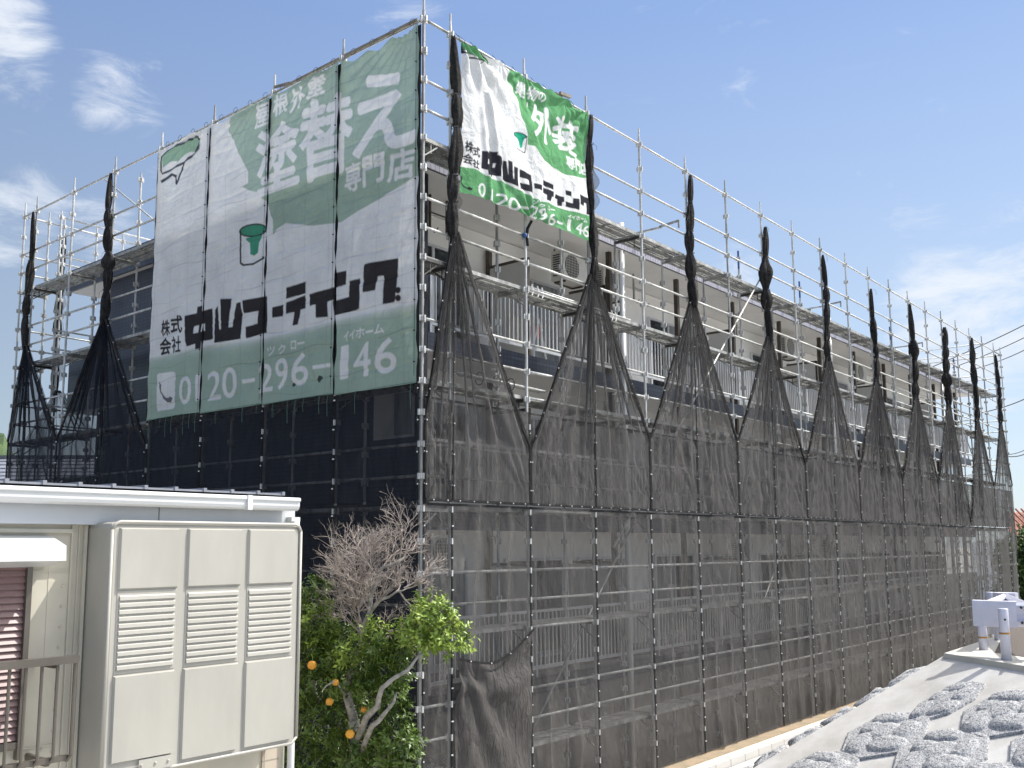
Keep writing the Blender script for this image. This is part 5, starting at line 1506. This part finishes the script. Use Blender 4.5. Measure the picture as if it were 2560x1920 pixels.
# ================================================================== ROCK-FACED SLOPE BLOCKS
nrm = Vector((NX, NY, NZ)).normalized()
ea = Vector((.714, -.571, .406)); ea = (ea - nrm * ea.dot(nrm)).normalized(); eb = nrm.cross(ea); eb = eb if eb.x < 0 else -eb
ROCKS = [(.291, -.278, .25, .134, 1.107), (.025, -.298, .156, .144, 1.107), (.019, -.056, .203, .23, 1.107), (.202, .16, .137, .211, 1.107), (-.274, -.13, .175, .256, 1.107), (-.145, .24, .257, .192, 1.107)]


def rock_block(cen, label, seed, flip=1, sx=1.0, sy=1.0, nrm_=None, ea_=None, eb_=None):
    N_, A_, B_ = nrm_ or nrm, ea_ or ea, eb_ or eb
    rg = np.random.RandomState(seed)
    n = 84
    u = np.linspace(-.56, .56, n)[None, :].repeat(n, 0); v = np.linspace(-.56, .56, n)[:, None].repeat(n, 1)
    H = np.zeros_like(u)
    wu = u + .014 * nz(u, v, seed, 9, 4); wv = v + .014 * nz(v, u, seed + 1, 9, 4)
    for (cx, cy, rx, ry, ro) in ROCKS:
        cx += rg.uniform(-.015, .015); cy += rg.uniform(-.015, .015); ro += rg.uniform(-.12, .12); rx *= .93; ry *= .93
        du = (wu * flip - cx); dv = (wv - cy)
        a = (du * math.cos(ro) + dv * math.sin(ro)) / rx; b2 = (-du * math.sin(ro) + dv * math.cos(ro)) / ry
        d = (np.abs(a) ** 2.6 + np.abs(b2) ** 2.6) ** (1 / 2.6)
        H = np.maximum(H, rg.uniform(.045, .066) * np.clip(1 - d ** 3.2, 0, 1) ** .55)
    H = H * (1 + .10 * nz(u, v, seed + 2, 11, 4)) + .004 * nz(u, v, seed + 3, 45, 5) + .0035 * rg.randn(n, n) * (H > .02)
    edge = np.maximum(np.abs(u), np.abs(v)); oct_ = np.maximum(edge, (np.abs(u) + np.abs(v)) * .74)
    inside = oct_ < .53
    H = np.where(inside, H + .035, -.03)
    # outline pulled to the block's octagon
    sc = np.where(oct_ > .53, .53 / oct_, 1.0)
    U = u * sc; V = v * sc
    o3 = np.array(cen); P = o3 + (U * 1.17 * sx)[..., None] * np.array(A_) + (V * 1.17 * sy)[..., None] * np.array(B_) + H[..., None] * np.array(N_)
    o = MB().grid(P).build('rock_faced_block', 'stone', None, smooth=True)
    o['label'] = label; o['category'] = 'slope block'; o['group'] = 'rock faced concrete blocks set in the slope'


for (ku, kv, lab) in ((0, 0, 'large whole rock faced block touching the smooth strip, left of centre'), (-1.02, .0, 'rock faced block at the lower left, cut by the bottom of the photo'), (.0, 1.0, 'rock faced block in the second row, cut by the photo bottom'),
                      (.98, .96, 'rock faced block in the second row, below the guardrail shadow'), (.72, 2.0, 'rock faced block in the third row at the right edge of the photo'), (-.28, 2.0, 'rock faced block in the third row at the bottom right corner'),
                      (-1.0, 1.0, 'rock faced block in the second row, lowest on the slope'), (1.7, 1.95, 'rock faced block in the third row just below the kerb'), (-2.05, 0, 'lowest rock faced block along the smooth strip')):
    c = SB + ea * 1.19 * ku + eb * 1.19 * kv
    rock_block(c, lab, int(50 + 10 * ku + kv), 1)
rock_block(SB + ea * 1.08 + eb * .02, 'narrow rock faced block at the top of the slope beside the smooth strip', 91, 1, .98, .55)
# rocks along the crest, peeking over from the far flank
for i in range(8):
    t_ = (i + .5) / 8
    x = A0[0] + (A1[0] - A0[0]) * t_ * .93 + .15; y = A0[1] + (A1[1] - A0[1]) * t_ * .93 + .12
    c = Vector((x, y, zsl(A0[0] + (A1[0] - A0[0]) * t_ * .93, A0[1] + (A1[1] - A0[1]) * t_ * .93) - .04))
    d = Vector((A1[0] - A0[0], A1[1] - A0[1], zsl(*A1) - zsl(*A0))).normalized(); s_ = d.cross(Vector((0, 0, 1))).normalized(); u_ = s_.cross(d)
    n1_, n2_ = 24, 16
    P = np.zeros((n2_, n1_ + 1, 3)); L = .33 * rnd.uniform(.9, 1.08)
    rr_ = np.random.RandomState(700 + i)
    for j in range(n2_):
        th = -PI / 2 + PI * j / (n2_ - 1)
        for k in range(n1_ + 1):
            ph = 2 * PI * k / n1_
            cx2 = math.copysign(abs(math.cos(th) * math.cos(ph)) ** .7, math.cos(th) * math.cos(ph)); cy2 = math.cos(th) * math.sin(ph); cz2 = math.sin(th)
            q = 1 + .14 * math.sin(4 * ph + i) + .08 * math.sin(7 * ph + 3 * th + i) + .07 * math.sin(5 * th + 2 * ph + i * 2) + .025 * math.sin(11 * ph + 7 * th)
            P[j, k] = c - u_ * .045 + d * cx2 * L * q + (s_ * cy2 * .14 + u_ * cz2 * .085) * q
    o = MB().grid(P).build('crest_rock', 'stone', None, smooth=True)
    o['label'] = '%s cast rock from the bottom along the crest of the slope' % ORD[i]; o['category'] = 'rock'; o['group'] = 'cast rocks along the crest of the slope'

# ================================================================== GUARDRAIL
def beam(t, p, q, zc, h=.36, name='rail_beam', wave=True):
    """corrugated rail between two plan points"""
    p = Vector(p); q = Vector(q); a = (q - p); L = a.length; a.normalize(); s = Vector((a.y, -a.x, 0))
    if s.dot(CAM - Vector((p.x, p.y, 0))) < 0: s = -s
    prof = [(-.5, 0), (-.46, .02), (-.38, .055), (-.28, .06), (-.16, .015), (-.02, .0), (.02, .0), (.16, .015), (.28, .06), (.38, .055), (.46, .02), (.5, 0)] if wave else [(-.5, -.02), (-.48, .05), (-.3, .062), (.3, .062), (.48, .05), (.5, -.02)]
    n = len(prof)
    g = MB()
    for (o0, sgn) in ((0.0, 1), (-.008, -1)):
        b0 = len(g.v)
        for x in (p, q):
            for zz_, d in prof: g.v.append((x.x + s.x * (d + o0), x.y + s.y * (d + o0), zc + zz_ * h))
        for i in range(n - 1):
            f = (b0 + i, b0 + i + 1, b0 + n + i + 1, b0 + n + i); g.f.append(f if sgn > 0 else f[::-1]); g.mi.append(0)
    # closed rims
    N2 = 2 * n
    for i in (0, n - 1): g.f.append((i, n + i, N2 + n + i, N2 + i)); g.mi.append(0)
    o = g.build(name, 'guard', t)
    return o, p, a, s, L


def post(t, x, y, z0, z1, r=.07, band=True):
    g = MB().tube([(x, y, z0), (x, y, z1 - .012), (x, y, z1)], [r, r, r * .93], 24)
    o = g.build('post', 'guard', t, smooth=False)
    for pl_ in o.data.polygons: pl_.use_smooth = len(pl_.vertices) == 4
    if band: MB().tube([(x, y, z0 + .50 * (z1 - z0)), (x, y, z0 + .50 * (z1 - z0) + .028)], r + .0015, 24).build('reflective_band', 'ochre', o)
    return o


RZ = 2.62
t = thing('guardrail', 'near white guardrail with two round posts, a flat end plate and ochre bands', 'guardrail', (7, -5.5, RZ))
post(t, 6.86, -5.60, RZ, 3.38)
post(t, 8.14, -4.98, RZ, 3.0)
E0 = ad_ = pt(2432, 1502, 15.2); E1 = pt(2720, 1516, 14.2)
p0 = Vector((E0.x, E0.y, 0)); p1 = Vector((E1.x, E1.y, 0)); dr = (p1 - p0).normalized()
beam(t, p0, p0 + dr * .62, 3.27, .41, 'end_plate', wave=False)
fold = MB(); sN = Vector((dr.y, -dr.x, 0)); sN = sN if sN.dot(CAM - p0) > 0 else -sN
q0 = p0 + dr * .09 + sN * .066
fold.obox(Vector((q0.x, q0.y, 3.265)), dr, sN, Vector((0, 0, 1)), .045, .006, .195).build('end_fold', 'guard', t)
o, pp, aa, ss, LL = beam(t, p0 + dr * .60, p1, 3.27, .37, 'rail_beam')
g = MB()
for u_ in (.66, .86, 1.16):
    for dz in (.115, -.115):
        c = pp + aa * (u_ - .60 + .03) + ss * .072; g.ball((c.x, c.y, 3.27 + dz), .022, 5)
c = pp + aa * .2 + ss * .03; g.ball((c.x, c.y, 3.27), .02, 5)
g.build('bolt', 'steel_dark', t)
g = MB().ball((6.86 - .055, -5.60 - .03, 3.22), .02, 5); g.build('bolt', 'steel_dark', t)

t = thing('guardrail', 'farther white guardrail bending round a corner behind the near one', 'guardrail', (10.5, -4.7, RZ))
a1_ = pt(2462, 1500, 15.7); a2_ = pt(2512, 1470, 18.2); a3_ = pt(2600, 1540, 14.2)
beam(t, (a1_.x, a1_.y, 0), (a2_.x, a2_.y, 0), 3.25, .34)
beam(t, (a2_.x, a2_.y, 0), (a3_.x, a3_.y, 0), 3.25, .34)
g = MB()
c_ = Vector((a2_.x, a2_.y, 0))
for k in range(5):
    pass
pts = [(c_.x + .22 * math.cos(a), c_.y + .22 * math.sin(a)) for a in [i * PI / 6 for i in range(13)]]
for (xa, ya), (xb, yb) in zip(pts[:-1], pts[1:]):
    g.quad((xa, ya, 3.10), (xb, yb, 3.10), (xb, yb, 3.43), (xa, ya, 3.43))
    g.quad((xa, ya, 3.43), (xb, yb, 3.43), (c_.x, c_.y, 3.432), (c_.x, c_.y, 3.432))
g.build('corner_cap', 'guard', t, smooth=True)
b1 = pt(2494, 1580, 17.4)
post(t, b1.x, b1.y, RZ, 3.35, .06, False)
b1 = pt(2475, 1500, 18.6); post(t, b1.x, b1.y, RZ, 3.42, .07, False)

# ================================================================== FAR THINGS
def leafy(name, label, cat, c, rad, n, seed, size=.16, mt='bush', trunk=True, group=None):
    t = thing(name, label, cat, (c[0], c[1], 0), group)
    rl_ = random.Random(seed); g = MB()
    lobes = [(Vector((rl_.uniform(-.6, .6) * rad[0], rl_.uniform(-.6, .6) * rad[1], rl_.uniform(-.5, .6) * rad[2])), rl_.uniform(.35, .6)) for _ in range(12)]
    for _ in range(n):
        lo, ls = rl_.choice(lobes)
        d = Vector((rl_.gauss(0, 1), rl_.gauss(0, 1), rl_.gauss(0, 1))).normalized() * rl_.uniform(.6, 1.0) * ls
        p = Vector(c) + lo + Vector((d.x * rad[0], d.y * rad[1], d.z * rad[2]))
        a = Vector((rl_.uniform(-1, 1), rl_.uniform(-1, 1), rl_.uniform(-1, 1))).normalized(); b2 = a.cross(Vector((rl_.uniform(-1, 1), rl_.uniform(-1, 1), 1))).normalized()
        s_ = size * rl_.uniform(.6, 1.3)
        g.quad(p - a * s_, p + b2 * s_ * .6, p + a * s_, p - b2 * s_ * .6)
    g.build('crown', mt, t)
    if trunk: MB().tube([(c[0], c[1], 0), (c[0] + .1, c[1], c[2])], [.16, .07], 8).build('trunk', 'bark', t)
    return t


c = pt(2566, 1430, 43)
leafy('garden_tree', 'green tree standing beyond the far end of the scaffold', 'tree', (c.x, c.y, 2.6), (1.5, 1.5, 2.4), 9000, 21, .12)
c = pt(2610, 1400, 50)
leafy('garden_tree', 'darker green tree at the right edge under the red tiled roof', 'tree', (c.x, c.y, 2.6), (2.0, 2.0, 2.6), 7000, 22, .14)

t = thing('tiled_house', 'distant white house with a red tiled roof at the right edge', 'house', (58, 4.8, 0))
c0 = pt(2527, 1290, 60); R_ = Vector((r2.x, r2.y, 0)).normalized(); F_ = Vector((fw.x, fw.y, 0)).normalized()
g = MB()
def hp_(l, d, z): q = Vector((c0.x, c0.y, 0)) + R_ * l + F_ * d; return (q.x, q.y, z)
for i in range(1):
    g.quad(hp_(-.4, -.6, 4.35), hp_(9, -.6, 4.6), hp_(9, 3, 6.6), hp_(1.2, 3, 6.3))
    n = len(g.v)
g.build('roof', 'terra', t)
g = MB()
for k in range(26):
    a = Vector(hp_(-.3 + .36 * k, -.62, 4.42)); b2 = Vector(hp_(-.3 + .36 * k + .15, 3, 6.55)) if k > 3 else Vector(hp_(-.3 + .36 * k + .9, 1.4, 5.6))
    g.tube([a, b2], .07, 6)
g.build('roof_tile_rolls', 'terra', t)
g = MB(); g.quad(hp_(0, 0, 0), hp_(9, 0, 0), hp_(9, 0, 4.5), hp_(0, 0, 4.4)); g.quad(hp_(0, 0, 0), hp_(0, 5, 0), hp_(0, 5, 4.4), hp_(0, 0, 4.4)); g.quad(hp_(0, 0, 4.4), hp_(9, 0, 4.5), hp_(9, 5, 4.5), hp_(0, 5, 4.4))
g.build('wall', 'wall', t)

t = thing('slate_roofed_house', 'house with a grey ribbed roof behind the left end of the scaffold', 'house', (1, 18, 0))
c0 = pt(-80, 1135, 27)
g = MB()
for k in range(13):
    z0_, z1_ = 6.75 - .125 * (k + 1), 6.75 - .125 * k
    d0, d1 = -.34 * (k + 1), -.34 * k
    g.quad(hp_(-3, d0, z0_ + .05), hp_(6.2 - .0 * k, d0, z0_ + .05), hp_(6.2, d1, z1_ + .02), hp_(-3, d1, z1_ + .02))
    g.quad(hp_(-3, d0, z0_ - .03), hp_(6.2, d0, z0_ - .03), hp_(6.2, d0, z0_ + .05), hp_(-3, d0, z0_ + .05))
g.quad(hp_(-3, 0, 6.77), hp_(6.2, 0, 6.77), hp_(6.2, 4.4, 5.2), hp_(-3, 4.4, 5.2))
g.build('roof', 'pale_tile', t)
g = MB(); g.bar(hp_(-3, 0, 6.79), hp_(6.2, 0, 6.79), .2, .12); g.build('ridge', 'slate', t)
g = MB()
g.quad(hp_(-3, -4.1, 0), hp_(5.8, -4.1, 0), hp_(5.8, -4.1, 5.1), hp_(-3, -4.1, 5.1)); g.quad(hp_(5.8, -4.1, 0), hp_(5.8, 4.1, 0), hp_(5.8, 4.1, 5.2), hp_(5.8, -4.1, 5.1)); g.quad(hp_(-3, 4.1, 0), hp_(5.8, 4.1, 0), hp_(5.8, 4.1, 5.1), hp_(-3, 4.1, 5.1))
g.v += [hp_(5.8, -4.1, 5.1), hp_(5.8, 0, 6.7), hp_(5.8, 4.1, 5.2)]; n = len(g.v); g.f.append((n - 3, n - 2, n - 1)); g.mi.append(0)
g.build('wall', 'cream', t)

# overhead cables leaving the far end to the right
for i, (a, b2, r_) in enumerate((((2300, 930), (2560, 802), .028), ((2380, 920), (2560, 833.6), .025), ((2440, 922), (2560, 864.8), .025), ((2455, 1032), (2560, 987.5), .03), ((2510, 1137), (2560, 1115), .022), ((2515, 1141), (2560, 1125), .03), ((2533, 1292), (2560, 1275), .018))):
    P0_, P1_ = pt(a[0], a[1], 62), pt(b2[0] + (b2[0] - a[0]), b2[1] + (b2[1] - a[1]), 48)
    pts = [P0_.lerp(P1_, k / 12) - Vector((0, 0, .25 * math.sin(PI * k / 12))) for k in range(13)]
    o = MB().tube(pts, r_, 5).build('power_cable', 'cable')
    o['category'] = 'cable'; o['group'] = 'overhead cables at the right edge of the photo'
    o['label'] = '%s overhead cable from the top where the cables leave the right edge of the photo' % ORD[i]
# pole that carries them, mostly behind the scaffold
c = pt(2300, 1300, 62)
t = thing('utility_pole', 'grey utility pole behind the far end of the scaffold', 'utility pole', (c.x, c.y, 0))
MB().tube([(c.x, c.y, 0), (c.x, c.y, 16.4)], [.2, .13], 12).build('shaft', 'galv_old', t, smooth=True)
MB().bar((c.x - .9, c.y - .6, 15.6), (c.x + .9, c.y + .6, 15.6), .1, .1).bar((c.x - .9, c.y - .6, 14.6), (c.x + .9, c.y + .6, 14.6), .1, .1).build('crossarm', 'galv_old', t)
